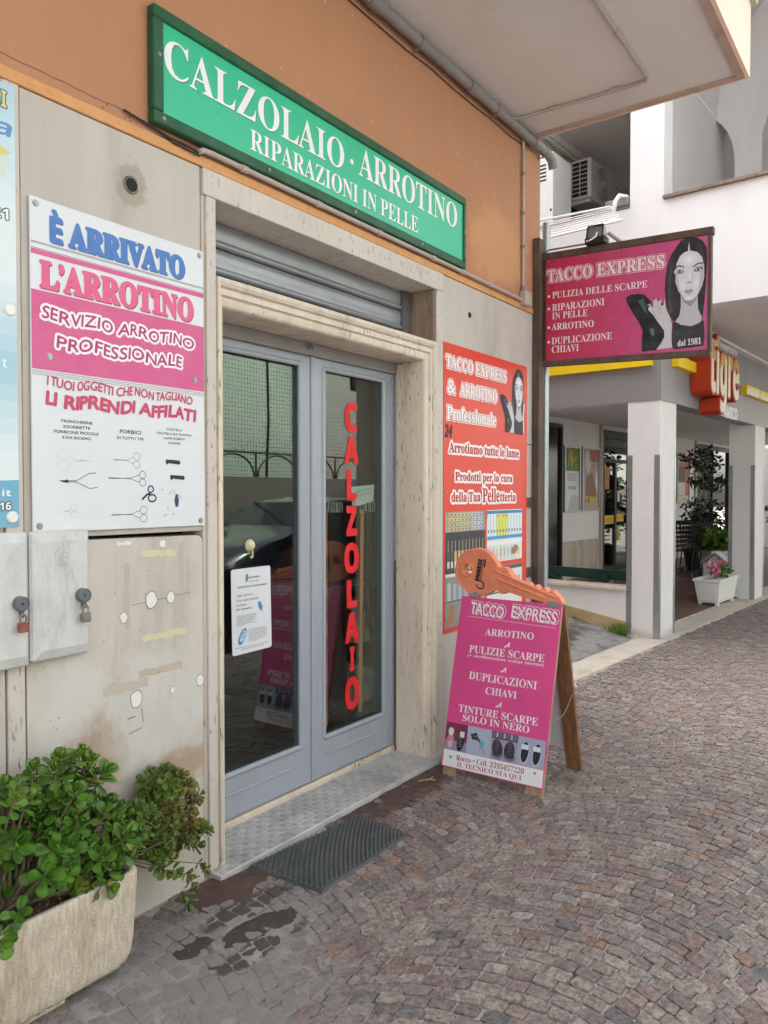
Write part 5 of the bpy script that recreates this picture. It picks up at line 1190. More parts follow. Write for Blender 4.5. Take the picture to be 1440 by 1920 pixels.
def leaf_mesh(L, W):
    prof = [(0, .12), (.18, .36), (.42, .78), (.64, 1.0), (.84, .92), (.96, .56), (1.0, 0)]
    V = []; th = L*.055
    n = len(prof)
    for u, wd in prof:
        x = u*L; w_ = wd*W/2; zc = .10*L*u*u
        V += [(x, -w_, zc+.16*w_), (x, -w_*.5, zc+th*.35-.02*L), (x, 0, zc+th*.2-.03*L), (x, w_*.5, zc+th*.35-.02*L), (x, w_, zc+.16*w_), (x, 0, zc-th*1.6-.02*L)]
    F_ = []
    for i in range(n-1):
        for k in range(4): F_.append((i*6+k, (i+1)*6+k, (i+1)*6+k+1, i*6+k+1))
        F_.append((i*6+4, (i+1)*6+4, (i+1)*6+5, i*6+5)); F_.append((i*6+5, (i+1)*6+5, (i+1)*6, i*6))
    return V, F_
def jade(name, origin, label, rosettes, L, W, lmat, nleaf, stems, stem_r, seed):
    r_ = random.Random(seed); t = thing(name, origin, label, 'plant'); org = Vector(origin)
    V, F_ = leaf_mesh(L, W); me = bpy.data.meshes.new('leaf'); me.from_pydata(V, [], F_); me.polygons.foreach_set('use_smooth', [True]*len(F_)); me.materials.append(MATS[lmat]); me.update()
    items = []
    for c, ax in rosettes:
        c = Vector(c); ax = Vector(ax).normalized(); sc_ = r_.uniform(.72, 1.15); q = ax.to_track_quat('Z', 'Y').to_matrix().to_4x4(); ph = r_.uniform(0, 3)
        for k in range(nleaf):
            lev = k//2; el = [70, 52, 32, 10, -12, -25][min(lev, 5)]+r_.uniform(-10, 10); az = ph+(k % 2)*math.pi+lev*math.pi/2+r_.uniform(-.25, .25)
            s_ = sc_*[.62, .85, 1.0, 1.05, .95, .9][min(lev, 5)]*r_.uniform(.88, 1.12)
            M = Matrix.Translation(c-ax*(lev*L*.17)) @ q @ Matrix.Rotation(az, 4, 'Z') @ Matrix.Rotation(-R(el), 4, 'Y') @ Matrix.Rotation(r_.uniform(-.25, .25), 4, 'X') @ Matrix.Translation((L*.06, 0, 0)) @ Matrix.Scale(s_, 4)
            tip = M @ Vector((L*.6, 0, 0)); d = tip-cam.location; dep = d.dot(fwd)
            # leaves that lie nearest the viewer show largest
            items.append((dep+(3 if (720+1440*d.dot(Vector((math.sin(_a), -math.cos(_a), 0)))/dep) < -10 else 0)-(.15*(tip.z)), M))
    items.sort(key=lambda i: i[0])
    for i, (_, M) in enumerate(items[:300]):
        o = bpy.data.objects.new('leaf', me); col.objects.link(o); o.parent = t; o.matrix_local = Matrix.Translation(-org) @ M
    m = MB()
    for _, M in items[300:]: m.add([M @ Vector(v) for v in V], F_)
    if m.v: m.build('inner_leaves', lmat, t, smooth=True, kind='stuff')
    m = MB()
    for base_, c, ax in stems:
        a = Vector(base_); b = Vector(c); ax = Vector(ax).normalized(); mid = a.lerp(b, .55)-ax*L*.5+Vector((r_.uniform(-.02, .02), r_.uniform(-.02, .02), -.01))
        m.tube([a, a.lerp(mid, .6), mid, b-ax*L*.35, b], [stem_r*1.5, stem_r*1.2, stem_r, stem_r*.7, stem_r*.45], 7)
    m.build('branches', 'bark', t, smooth=True)
def cloud(n, ells, seed, mind, up=.6, front=.35):
    r_ = random.Random(seed); P = []; tries = 0
    while len(P) < n and tries < 40000:
        tries += 1; cx, cy, cz, rx, ry, rz = r_.choice(ells)
        v = Vector((r_.gauss(0, 1), r_.gauss(0, 1), r_.gauss(0, 1))).normalized(); k = r_.uniform(.55, 1.0)
        p = Vector((cx+v.x*rx*k, cy+v.y*ry*k, cz+v.z*rz*k))
        if p.y > -.028: continue
        if any((p-q[0]).length < mind for q in P): continue
        ax = Vector((v.x/max(rx, .01)*.1, v.y*.5-front, v.z*.5+up)); P.append((p, ax))
    return P
E1 = [(1.10, -.20, .60, .20, .13, .14), (1.36, -.17, .63, .12, .11, .10), (1.28, -.20, .50, .20, .13, .12), (1.47, -.19, .46, .10, .10, .10), (.8, -.2, .58, .25, .13, .15), (1.40, -.24, .40, .10, .09, .08)]
ro = cloud(135, E1, 5, .043)
ro += [((1.40, -.325, .345), (.1, -.8, -.1)), ((1.12, -.32, .385), (-.2, -.7, .3)), ((1.06, -.33, .34), (0, -.8, .2)), ((1.50, -.28, .40), (.3, -.6, .1)), ((1.34, -.17, .735), (0, -.2, 1)), ((1.42, -.15, .72), (.3, -.2, 1)), ((1.25, -.16, .715), (-.1, -.2, 1)), ((1.52, -.15, .52), (.5, -.3, .8))]
st = [((min(max(c[0], .3), 1.36)*.6+1.2*.4-.02*(i % 5), -.17, .325), c, ax) for i, (c, ax) in enumerate(ro)]
jade('jade_plant', (1.2, -.17, .33), 'lush bright green jade plant filling the concrete planter at left', ro, .052, .037, 'leaf', 10, st, .0050, 3)
E2 = [(1.60, -.17, .42, .08, .07, .08), (1.78, -.10, .50, .10, .075, .06), (1.84, -.09, .42, .13, .07, .09), (1.80, -.13, .32, .12, .07, .09), (1.88, -.10, .28, .07, .06, .08), (1.70, -.16, .33, .07, .07, .06)]
ro2 = cloud(175, E2, 9, .024, .35, .25)
ro2 += [((1.93, -.14, .30), (.6, -.5, .1)), ((1.955, -.15, .275), (.7, -.5, 0)), ((1.83, -.18, .16), (.1, -.6, -.3)), ((1.85, -.18, .12), (.1, -.5, -.5)), ((1.80, -.19, .10), (0, -.5, -.5)), ((1.90, -.17, .17), (.3, -.5, -.3)), ((1.92, -.17, .14), (.3, -.5, -.4)), ((1.82, -.19, .065), (.1, -.5, -.6)), ((1.66, -.22, .27), (-.2, -.7, -.1)), ((1.70, -.22, .24), (0, -.7, -.3)), ((1.76, -.2, .21), (.1, -.6, -.2))]
st2 = [((1.50+.01*(i % 3), -.15, .35), c, ax) for i, (c, ax) in enumerate(ro2)]
jade('jade_plant', (1.50, -.15, .33), 'smaller leaved olive and reddish jade plant trailing over the right end of the planter', ro2, .033, .025, 'leaf_olive', 8, st2[::3], .0026, 8)
# withered hanging strands
# ---------------------------------------------------------------- white building beyond (u along its street front, v into it)
t_ = R(3.6); BU = Vector((math.cos(t_), -math.sin(t_), 0)); BV = Vector((math.sin(t_), math.cos(t_), 0)); BO = Vector((8.2237, -.0211, 0))
def T(u, v, z=0.0): p = BO+BU*u+BV*v; return (p.x, p.y, z)
B = thing('white_building', tuple(BO), 'white plastered building with grey fascia, arcade and balcony loggia beyond the corner', 'building')
def pb(name, m_, boxes, bev=0.0, parent=B, **kw):
    mb = MB()
    for b in boxes: mb.box(*b, T=T, bev=bev)
    return mb.build(name, m_, parent, **kw)
# arcade pillars with galvanised corner guards
for i, (u0, u1, v1, lab) in enumerate([(0, .50, .345, None), (3.86, 4.42, .35, None), (8.1, 8.6, .35, None)]):
    pb('pillar', 'white_wall', [(u0, u1, .0, v1, -.05, 2.56)])
    g = .055; e = .003
    for a, b, sa_, sb in ((u0, 0, -1, -1), (u0, v1, -1, 1), (u1, 0, 1, -1)):
        du = g if sa_ < 0 else -g; dv = g if sb < 0 else -g
        pb('corner_guard', 'galvanised', [(a+sa_*e, a+du, b, b+sb*e, .005, 1.955), (a, a+sa_*e, b+sb*e*.5, b+dv, .005, 1.955)])
# fascia
pb('fascia_panel', 'fascia_grey', [(-.012, .0, -.012, 4.0, 2.525, 3.44)])
for u0, u1 in ((.0005, .497), (.503, 3.247), (3.253, 6.2), (6.206, 9.2)): pb('fascia_panel', 'fascia_grey', [(u0, u1, -.012, .0, 2.525, 3.44)])
pb('fascia_core', 'fascia_grey', [(.001, 9.2, .001, .199, 2.527, 3.42)]); pb('arcade_end', 'white_wall', [(13.4, 13.6, -.3, 2.499, 0, 2.699)])
pb('arcade_ceiling', 'loggia', [(.01, 12, .201, 2.5, 2.70, 2.8)]); pb('fascia_back', 'loggia', [(.0005, .20, .201, 4, 2.53, 2.699), (.201, 12, .2005, .22, 2.53, 2.699)])
pb('yellow_band', 'yellow', [(-.075, -.0125, .075, 1.9, 2.885, 3.0)]); pb('yellow_band', 'yellow', [(.30, 1.35, -.085, -.0125, 2.905, 3.02)]); pb('yellow_band', 'yellow', [(3.05, 3.72, -.085, -.0125, 2.885, 3.01)]); pb('yellow_band', 'yellow', [(3.76, 7.5, -.085, -.0125, 2.885, 3.01)])
sh = Sheet(Vector(T(0, -.0855, 0)), BU, (0, 0, 1)); cr = (.80, .76, .60)
sh.poly([(1.02, 2.905), (1.35, 2.905), (1.35, 3.0), (1.2, 2.985), (1.1, 2.95)], cr, 1); sh.poly([(3.05, 2.886), (3.72, 2.886), (3.72, 2.96), (3.66, 2.99), (3.5, 2.97), (3.3, 2.985), (3.05, 2.95)], cr, 1); sh.poly([(3.76, 2.89), (4.9, 2.89), (4.6, 2.91), (4.3, 2.935), (4.1, 2.94), (3.9, 2.98), (3.76, 2.95)], cr, 1)
sh.build('torn_film', B)
# supermarket sign
S_ = thing('supermarket_sign', T(2, -.1, 2.6), 'red supermarket logo sign with big cream letters on the grey fascia', 'sign')
org = BO
def TS(u, z, v): return T(u, v, z)
def ext_text(txt, u0, z0, u1, z1, va, vb, m_, name, font='bold', thick=0.0, n=8):
    vs_, fs_ = glyphs(txt, font); a0 = min(p[0] for p in vs_); a1 = max(p[0] for p in vs_); b0 = min(p[1] for p in vs_); b1 = max(p[1] for p in vs_)
    m = MB(); sx = (u1-u0)/(a1-a0); sy = (z1-z0)/(b1-b0)
    from collections import Counter
    ec = Counter()
    for f in fs_:
        for i in range(len(f)): ec[(f[i], f[(i+1) % len(f)])] += 1
    bd = [e for e in ec if (e[1], e[0]) not in ec]
    offs = [(0, 0)] if not thick else [(thick*math.cos(6.2832*k/n), thick*math.sin(6.2832*k/n)) for k in range(n)]
    for k, (ox, oy) in enumerate(offs):
        P = [(u0+(x-a0)*sx+ox, z0+(y-b0)*sy+oy) for x, y in vs_]; N0 = len(P)
        m.add([T(x, vb-.0004*k, z) for x, z in P]+[T(x, va, z) for x, z in P], [f for f in fs_]+[(a, b, b+N0, a+N0) for a, b in bd])
    return m.build(name, m_, S_)
ext_text('tigre', .90, 2.50, 2.05, 3.34, -.02, -.235, 'red_box', 'letter_body', thick=.034, n=10)
sh = Sheet(Vector(T(0, -.2405, 0)), BU, (0, 0, 1))
sh.text('tigre', .90, 2.50, 2.05, 3.34, (.80, .74, .58), 1, 'bold', thick=.010, ncopy=8)
vs2 = sh.m.v; nf = []; nc = []
for f_, c_ in zip(sh.m.f, sh.m.c):
    zm = sum(vs2[i][2] for i in f_)/len(f_); nc.append((.60, .33, .07) if zm > 3.02 else c_)
sh.m.c = nc
vs_, fs_ = glyphs('tigre', 'bold')
sh.build('letter_face', S_)

sh = Sheet(Vector(T(0, -.2405, 0)), BU, (0, 0, 1)); pass
sh.text('supermercato', .86, 3.20, 1.95, 3.29, (.62, .63, .63), 1, 'bold', thick=.004, ncopy=4); sh.text('AMICO', 1.42, 2.44, 1.98, 2.58, (.72, .73, .73), 9, 'bold', thick=.004, ncopy=4)
sh.build('lettering', S_)
# upper storey
pb('parapet', 'white_wall', [(-.014, .24, -2.3, 5, 3.441, 4.585)])
pb('pier', 'white_wall', [(-.014, .24, -.022, .335, 4.586, 9.2)]); pb('upper_wall', 'white_wall', [(-.014, .24, -2.3, 5, 9.2, 9.8)])
pb('ledge', 'travertine_dark', [(-.06, .28, -2.3, -.024, 4.586, 4.618)], .003); pb('ledge', 'travertine_dark', [(-.03, .28, .337, 5, 4.586, 4.612)], .003)
pb('overhang_soffit', 'soffit', [(.2405, 12, -2.3, 3, 3.4415, 3.55)])
pb('soffit_trim', 'white_wall', [(.241, 12, -.10, -.013, 3.415, 3.441)])
pb('loggia_floor', 'loggia', [(.2405, 12, -2.3, 5, 3.56, 3.7)])
pb('loggia_ceiling', 'loggia', [(.2405, 12, .3405, 2.3, 6.22, 6.35)]); pb('loggia_partition', 'loggia', [(.241, 9, .3355, .340, 3.71, 6.65)]); pb('loggia_back_wall', 'loggia', [(.2405, 12, 1.9, 2.0, 3.71, 6.219)])

# vaulted ceiling sweeping up from the partition towards the street, with an arched rib
def vault(u0, u1, th, name, m_, dz=0.0, pier=False):
    prof = [(.334, 6.65)]+[(-1.9+2.234*math.cos(R(a)), 6.65+2.0*math.sin(R(a))) for a in (12, 25, 38, 52, 66, 78, 90)]+[(-2.3, 8.65)]
    out_ = [(v+.0, z+th) for v, z in prof]; m = MB()
    m.prism([(v, z-dz) for v, z in prof]+out_[::-1], u0, u1, lambda v, z, u: T(u, v, z)); return m.build(name, m_, B)
vault(.2405, 12, .2, 'loggia_vault', 'loggia')
def rib(u0, u1, v0, name):
    # pier with a leaf springing off it in a quarter arch
    pts = [(v0, 3.71), (v0, 6.0)]+[(v0+.55-.55*math.cos(R(a)), 6.0+.75*math.sin(R(a))) for a in range(12, 79, 11)]+[(v0+.60, 6.90), (v0+.33, 7.6), (v0-.35, 8.2), (v0-.55, 7.0), (v0-.34, 6.3), (v0-.30, 3.71)]
    m = MB(); m.prism(pts, u0, u1, lambda v, z, u: T(u, v, z)); return m.build(name, 'white_wall', B, smooth='auto')
rib(3.0, 3.45, .09, 'arch_rib')
pb('loggia_light_blocker', 'white_wall', [(.25, 12, -2.29, -2.1, 3.71, 8.64)])  # unseen closed wall, added to cut street light into the loggia
pb('rear_block', 'white_wall', [(0, 12, 4.6, 9, 0, 9.8), (0, 12, 2.31, 4.599, 3.6, 9.8)]); pb('sun_blocker_wing', 'white_wall', [(-3.05, -.001, 5.2, 9, -.2, 12)])  # tall wing behind the alley is added, unseen, to block the sun there
pb('loggia_moulding', 'loggia', [(.25, 9, 1.78, 1.899, 6.12, 6.2185)])
m = MB(); m.tube([T(.3, 1.80, 6.08), T(5, 1.80, 6.08)], .02, 8); m.build('ceiling_pipe', 'soffit', B); m = MB(); m.tube([T(1.1, .9, 6.20), T(3, .85, 6.20)], .025, 8); m.build('ceiling_pipe', 'soffit', B)
pb('shutter_window', 'dark_frame', [(.9, 2.6, 1.84, 1.899, 3.9, 5.45)])
# arcade walls
floor_z = lambda v: .03+(v-.2)*.074
m = MB(); m.add([T(-.5, .17, -.06), T(14, .17, -.06), T(14, 3, -.06), T(-.5, 3, -.06), T(-.0, .20, .032), T(14, .20, .032), T(14, 3, .24), T(-.0, 3, .24)], [(4, 5, 6, 7), (0, 1, 5, 4), (3, 7, 6, 2), (0, 4, 7, 3), (1, 2, 6, 5)])
arc_floor = m.build('arcade_floor', 'joint', kind='structure'); ORG['arcade_floor'] = Vector()
rr = random.Random(2)
def tile(u0, u1, v0, v1):
    m = MB(); g_ = .004
    q = [T(u, v, floor_z(v)+.0035) for u, v in ((u0+g_, v0+g_), (u1-g_, v0+g_), (u1-g_, v1-g_), (u0+g_, v1-g_))]; b = [(p[0], p[1], p[2]-.008) for p in q]
    m.add(q+b, [(0, 1, 2, 3), (0, 4, 5, 1), (1, 5, 6, 2), (2, 6, 7, 3), (3, 7, 4, 0)]); m.build('floor_tile', 'tile_floor', arc_floor)
for i in range(15):
    for j in range(4): tile(.52+i*.6, .52+(i+1)*.6, .21+j*.57, .21+(j+1)*.57)
for j in range(4): tile(.01, .515, .38+j*.52, .38+(j+1)*.52)
W = 'loggia'
pb('arcade_wall', 'white_wall', [(2.83, 4.28, 2.5, 2.6, .1, 2.699), (-2, 2.2, 2.5, 2.6, .1, 2.699), (5.6, 9.28, 2.5, 2.6, .1, 2.699), (11.9, 14, 2.5, 2.6, .1, 2.699), (2.2, 2.83, 2.5, 2.6, 2.61, 2.699), (4.28, 5.6, 2.5, 2.6, 2.63, 2.699), (9.28, 11.9, 2.5, 2.6, 2.64, 2.699)])
for k in range(4): u0 = 2.835+k*.362; pb('dado_slab', 'travertine', [(u0, u0+.358, 2.485, 2.499, .15, .797)], .002)
for k in range(9): u0 = 5.61+k*.408; pb('dado_slab', 'travertine', [(u0, u0+.404, 2.485, 2.499, .15, .85)], .002)
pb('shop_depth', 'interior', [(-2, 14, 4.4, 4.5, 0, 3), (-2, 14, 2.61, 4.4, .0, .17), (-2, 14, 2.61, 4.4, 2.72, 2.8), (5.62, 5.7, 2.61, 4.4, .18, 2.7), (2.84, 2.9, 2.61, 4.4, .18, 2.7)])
# left dark door, exit door, far door
d1 = pb('side_door', 'dark_frame', [(2.21, 2.245, 2.48, 2.56, .2, 2.60), (2.79, 2.825, 2.48, 2.56, .2, 2.60), (2.246, 2.789, 2.48, 2.56, 2.55, 2.60)]); pb('door_pane', 'dark_glass', [(2.246, 2.789, 2.52, 2.53, .2, 2.549)], parent=d1)
d2 = pb('exit_door', 'dark_frame', [(4.285, 4.34, 2.47, 2.56, .2, 2.625), (5.55, 5.595, 2.47, 2.56, .2, 2.625), (4.341, 5.549, 2.47, 2.56, 2.5, 2.625), (4.341, 5.549, 2.50, 2.56, 2.08, 2.14), (4.86, 4.93, 2.49, 2.55, .2, 2.079), (4.345, 4.42, 2.49, 2.55, .2, 2.079), (5.48, 5.545, 2.49, 2.55, .2, 2.079), (4.345, 5.545, 2.49, 2.55, .2, .30)])
pb('door_pane', 'glass', [(4.421, 4.859, 2.515, 2.52, .30, 2.079), (4.931, 5.479, 2.515, 2.52, .30, 2.079), (4.342, 5.548, 2.52, 2.525, 2.141, 2.499)], parent=d2)
sh = Sheet(Vector(T(0, 2.5135, 0)), BU, (0, 0, 1)); yl = (.75, .52, .03)
sh.rect(4.45, 1.02, 4.86, 1.17, yl, 1); sh.text('uscita', 4.50, 1.05, 4.81, 1.14, (.55, .10, .02), 2, 'bold'); sh.rect(4.94, 1.05, 5.30, 1.19, yl, 1)
for k in range(6): sh.rect(4.97+k*.052, 1.10, 4.99+k*.052, 1.14, (.5, .2, .02), 2)
sh.rect(4.48, 1.62, 4.66, 2.0, (.45, .22, .05), 1); sh.rect(5.02, 1.40, 5.13, 1.60, (.6, .6, .58), 1); sh.rect(5.0, .72, 5.11, .98, (.55, .42, .03), 1)
sh.build('stickers', d2)
d3 = pb('entrance_door', 'dark_frame', [(9.29, 9.36, 2.47, 2.56, .2, 2.635), (11.8, 11.895, 2.47, 2.56, .2, 2.635), (9.361, 11.799, 2.47, 2.56, 2.53, 2.635), (10.5, 10.58, 2.49, 2.55, .2, 2.529)]); pb('door_pane', 'dark_glass', [(9.361, 10.499, 2.52, 2.53, .2, 2.529)], parent=d3)
pb('door_trim', 'travertine', [(9.2, 9.279, 2.46, 2.499, .2, 2.70), (4.21, 4.279, 2.46, 2.499, .2, 2.70)])
# framed posters on the arcade wall
def framed(u0, u1, z0, z1, label, draw):
    t = thing('framed_poster', T((u0+u1)/2, 2.48, z0), label, 'poster', 'framed posters on the arcade wall')
    f = .03
    m = MB()
    for b in [(u0, u1, z0, z0+f), (u0, u1, z1-f, z1), (u0, u0+f, z0+f, z1-f), (u1-f, u1, z0+f, z1-f)]: m.box(b[0], b[1], 2.462, 2.498, b[2], b[3], T=T)
    m.build('frame', 'galvanised', t); MB().box(u0+f, u1-f, 2.480, 2.497, z0+f, z1-f, T=T).build('sheet', 'poster_white', t)
    sh = Sheet(Vector(T(0, 2.4795, 0)), BU, (0, 0, 1)); draw(sh, u0+f, u1-f, z0+f, z1-f); sh.build('picture', t)
rp = random.Random(8)
def dr1(sh, a, b, c, d):
    sh.rect(a, d-.36, b, d, (.10, .22, .03), 1)
    for k in range(14): sh.ell(rp.uniform(a+.1, b-.1), rp.uniform(d-.30, d-.06), rp.uniform(.02, .05), rp.uniform(.03, .06), rp.choice([(.55, .25, .04), (.62, .42, .06), (.25, .40, .05)]), 2, n=10)
    for k in range(4): sh.rect(a+.08, d-.42-.03*k, b-.1, d-.408-.03*k, (.35, .36, .34), 1)
    sh.text('8.50-20.00', a+.12, c+.32, b-.12, c+.37, (.08, .08, .08), 1, 'bold')
    sh.poly([(a+.12, c), (b, c), (b, c+.2), (a+.3, c+.24), (a+.15, c+.15)], (.52, .54, .55), 1)
def dr2(sh, a, b, c, d):
    sh.rect(a, c, b, d, (.45, .36, .33), 1); sh.rect(a+.25, d-.2, b, d-.02, (.42, .13, .11), 2); sh.ell(a+.2, d-.2, .12, .18, (.66, .60, .57), 2); sh.poly([(a+.1, c+.1), (a+.12, c+.5), (a+.35, c+.6), (b-.1, c+.3), (b-.12, c+.1)], (.26, .15, .10), 2)
    sh.text('7,90', a+.1, c+.06, b-.12, c+.2, (.60, .45, .06), 3, 'bold', thick=.008, ncopy=6); sh.ell(b-.08, c+.45, .04, .18, (.7, .68, .66), 3)
def dr3(sh, a, b, c, d):
    sh.rect(a, c, b, d, (.50, .14, .10), 1); sh.rect(a+.06, c+.42, a+.48, d-.22, (.10, .09, .09), 2); sh.rect(a+.06, c+.14, a+.48, c+.40, (.62, .62, .60), 2); sh.ell(b-.1, c+.5, .07, .12, (.45, .12, .14), 2)
    for k in range(5): sh.poly([(a+.05+k*.13, c+.12), (a+.11+k*.13, c+.12), (a+.08+k*.13, c+.03)], (.6, .5, .15), 3)
    sh.rect(a, c, b, c+.13, (.62, .58, .52), 2); sh.text('VOLANTINO', a+.1, d-.15, b-.1, d-.06, (.7, .66, .6), 2, 'bold')
framed(2.86, 3.42, 1.26, 2.29, 'framed green and white poster with opening hours, left one behind the arcade opening', dr1); framed(3.50, 4.17, 1.265, 2.30, 'framed brown poster with yellow price, nearest the exit door', dr2); framed(8.02, 8.80, 1.34, 2.36, 'framed red leaflet poster seen between the two arcade pillars', dr3)
# low wall under the arcade side opening
m = MB(); pr = [(.345, -.02), (3.0, -.02), (3.0, .495), (.345, .495)]
m.prism(pr, 0.002, .22, lambda v, z, u: T(u, v, z)); m.build('low_wall', 'white_wall', B)
pb('low_wall_coping', 'travertine_cream', [(-.03, .26, .347, 3.0, .496, .532)], .004)
m = MB(); m.prism([(.347, -.02), (3.0, -.02), (3.0, .60), (.347, .165)], -.022, .0015, lambda v, z, u: T(u, v, z)); m.build('low_wall_plinth', 'tan_plinth', B)
m = MB(); m.add([T(-3.2, .235, .004), T(-.024, .235, .004), T(-.024, 3, .55), T(-3.2, 3, .55)], [(0, 1, 2, 3)]); al = m.build('alley', 'alley', kind='structure')
# kerb stones
for k in range(14):
    u0 = -3.1+k*.95; u1 = u0+.944
    if u0 < .5 and u1 > 0:
        if u0 < 0: o = MB().box(u0, -.004, -.10, .21, -.05, .012, T=T, bev=.004).build('kerb_stone', 'kerb', ground)
        o = MB().box(max(u0, -.003), u1, -.10, -.004, -.05, .012, T=T, bev=.003).build('kerb_stone', 'kerb', ground)
        if u1 > .5: o = MB().box(.504, u1, -.0035, .20, -.05, .0122, T=T).build('kerb_stone', 'kerb', ground)
    else: o = MB().box(u0, u1, -.10, .20, -.05, .014, T=T, bev=.004).build('kerb_stone', 'kerb', ground)

# ---------------------------------------------------------------- things on and around it
t = thing('green_bench', T(.5, 1.0, .5), 'dark green wooden barrier rail lying behind the low wall', 'barrier')
m = MB(); m.box(.45, .50, .50, 2.6, .55, .665, T=T, bev=.004); m.build('rail', 'bench_green', t); m = MB(); m.box(.44, .45, .75, .80, .2, .64, T=T); m.box(.40, .46, .72, .84, .53, .62, T=T); m.build('leg', 'bench_green', t)
m = MB(); m.tube([T(.42, 1.9, .66), T(.42, 1.3, .52)], .012, 6); m.build('brace', 'bench_green', t)
# air conditioner on the loggia back wall
t = thing('air_conditioner', T(1.9, 1.6, 5.4), 'beige air conditioner outdoor unit high on the loggia wall', 'air conditioner')
m = MB(); m.box(1.45, 2.25, 1.44, 1.72, 5.40, 5.93, T=T, bev=.02); m.build('casing', 'ac_body', t)
m = MB()
for i in range(8):
    for j in range(2): m.box(1.4465, 1.452, 1.487+j*.11, 1.585+j*.11, 5.445+i*.057, 5.49+i*.057, T=T)
m.build('side_grille', 'black_gap', t)
m = MB(); m.tube([T(1.80, 1.4385, 5.665), T(1.80, 1.425, 5.665)], .215, 28); m.build('fan_guard', 'pipe_grey', t); m = MB()
for r0 in (.06, .10, .14, .18, .215): m.tube([T(1.80+r0*math.cos(R(a)), 1.422, 5.665+r0*math.sin(R(a))) for a in range(0, 361, 20)], .004, 5)
m.tube([T(1.80, 1.425, 5.665), T(1.80, 1.415, 5.665)], .035, 14); m.build('fan_rings', 'ac_body', t)
m = MB(); m.box(1.45, 1.50, 1.45, 1.89, 5.35, 5.385, T=T); m.box(2.15, 2.2, 1.45, 1.89, 5.35, 5.385, T=T); m.build('bracket', 'ac_body', t)
t2 = MB(); t2.box(1.4, 2.3, 1.3, 1.75, 4.70, 5.12, T=T, bev=.02); tag(t2.build('storage_box', 'ac_body', loc=T(1.8, 1.5, 4.7)), 'beige storage box below the air conditioner in the loggia', 'box')
t = thing('balcony_cabinet', T(.6, 1.6, 4.6), 'white metal cabinet with vent slots at the left end of the loggia', 'cabinet')
m = MB(); m.box(.45, .95, 1.47, 1.85, 3.71, 5.66, T=T, bev=.005); m.build('cabinet_body', 'white_plastic', t)
m = MB()
for i in range(5): m.box(.4475, .451, 1.56, 1.74, 5.33+i*.045, 5.35+i*.045, T=T)
m.build('vent_slots', 'black_gap', t); m = MB(); m.box(.445, .46, 1.485, 1.505, 4.95, 4.98, T=T); m.build('latch', 'black_plastic', t)
# fold-out clothes airer on the parapet
t = thing('clothes_airer', T(-.3, .9, 4.4), 'white wire clothes airer hooked over the loggia parapet', 'clothes airer')
a0, a1, b0, b1 = T(-.14, 1.75, 4.66), T(-.14, .50, 4.60), T(-.50, .22, 4.30), T(-.50, 1.6, 4.29)
m = MB(); m.tube([a0, a1, b0, b1, a0], .013, 8); m.build('frame', 'white_plastic', t, smooth='auto')
for i in range(1, 8):
    k = i/8; p = Vector(a0).lerp(Vector(b1), k); q = Vector(a1).lerp(Vector(b0), k); m = MB(); mid = p.lerp(q, .5)-Vector((0, 0, .02)); m.tube([p, mid, q], .006, 6); m.build('rod', 'white_plastic', t)
m = MB(); m.tube([T(-.16, .46, 4.50), T(-.15, .44, 4.64), T(-.10, .42, 4.71), T(-.0, .38, 4.72), T(.06, .36, 4.65)], .022, 8); m.build('hook', 'white_plastic', t, smooth=True)
m = MB(); m.box(-.05, .20, .345, .60, 4.613, 4.70, T=T, bev=.01); tag(m.build('tub', 'pipe_grey', loc=T(.1, .45, 4.6)), 'grey tub on the parapet ledge beside the airer hook', 'tub')

# flower box with pink geraniums before the second pillar
t = thing('flower_box', T(3.1, .25, .04), 'white plastic flower box with pink geraniums in front of the second arcade pillar', 'planter')
u0, u1, v0, v1 = 2.62, 3.55, .12, .46
def ringp(su, sv, z): cu, cv_ = (u0+u1)/2, (v0+v1)/2; return [T(cu+(u-cu)*su, cv_+(v-cv_)*sv, z) for u, v in ((u0, v0), (u1, v0), (u1, v1), (u0, v1))]
m = MB(); lv = [(.80, .72, .07), (.84, .78, .10), (.97, .95, .36), (1.02, 1.04, .365), (1.02, 1.04, .395), (.96, .92, .395), (.94, .90, .36)]
V = [p for a in lv for p in ringp(*a)]; m.add(V, [(r_*4+i, r_*4+(i+1) % 4, (r_+1)*4+(i+1) % 4, (r_+1)*4+i) for r_ in range(len(lv)-1) for i in range(4)]+[(3, 2, 1, 0), (24, 25, 26, 27)]); m.build('box', 'white_plastic', t)
m = MB()
for k in range(9): f_ = (k+.5)/9; m.add([T(u0+.010+.07*0+(.068 if z < .2 else .008), v0+(v1-v0)*(.13+.74*f_)+d, z) for z in (.12, .34) for d in (-.010, .010)]+[T(u0-.004+(.068 if z < .2 else .008), v0+(v1-v0)*(.13+.74*f_), z) for z in (.12, .34)], [(0, 4, 5, 2), (4, 1, 3, 5)])
m.build('ribs', 'white_plastic', t)
m = MB()
for a, b in ((u0+.12, v0+.06), (u1-.14, v0+.06), (u0+.12, v1-.06), (u1-.14, v1-.06)): m.box(a-.03, a+.03, b-.02, b+.02, .035, .072, T=T)
m.build('foot', 'white_plastic', t)
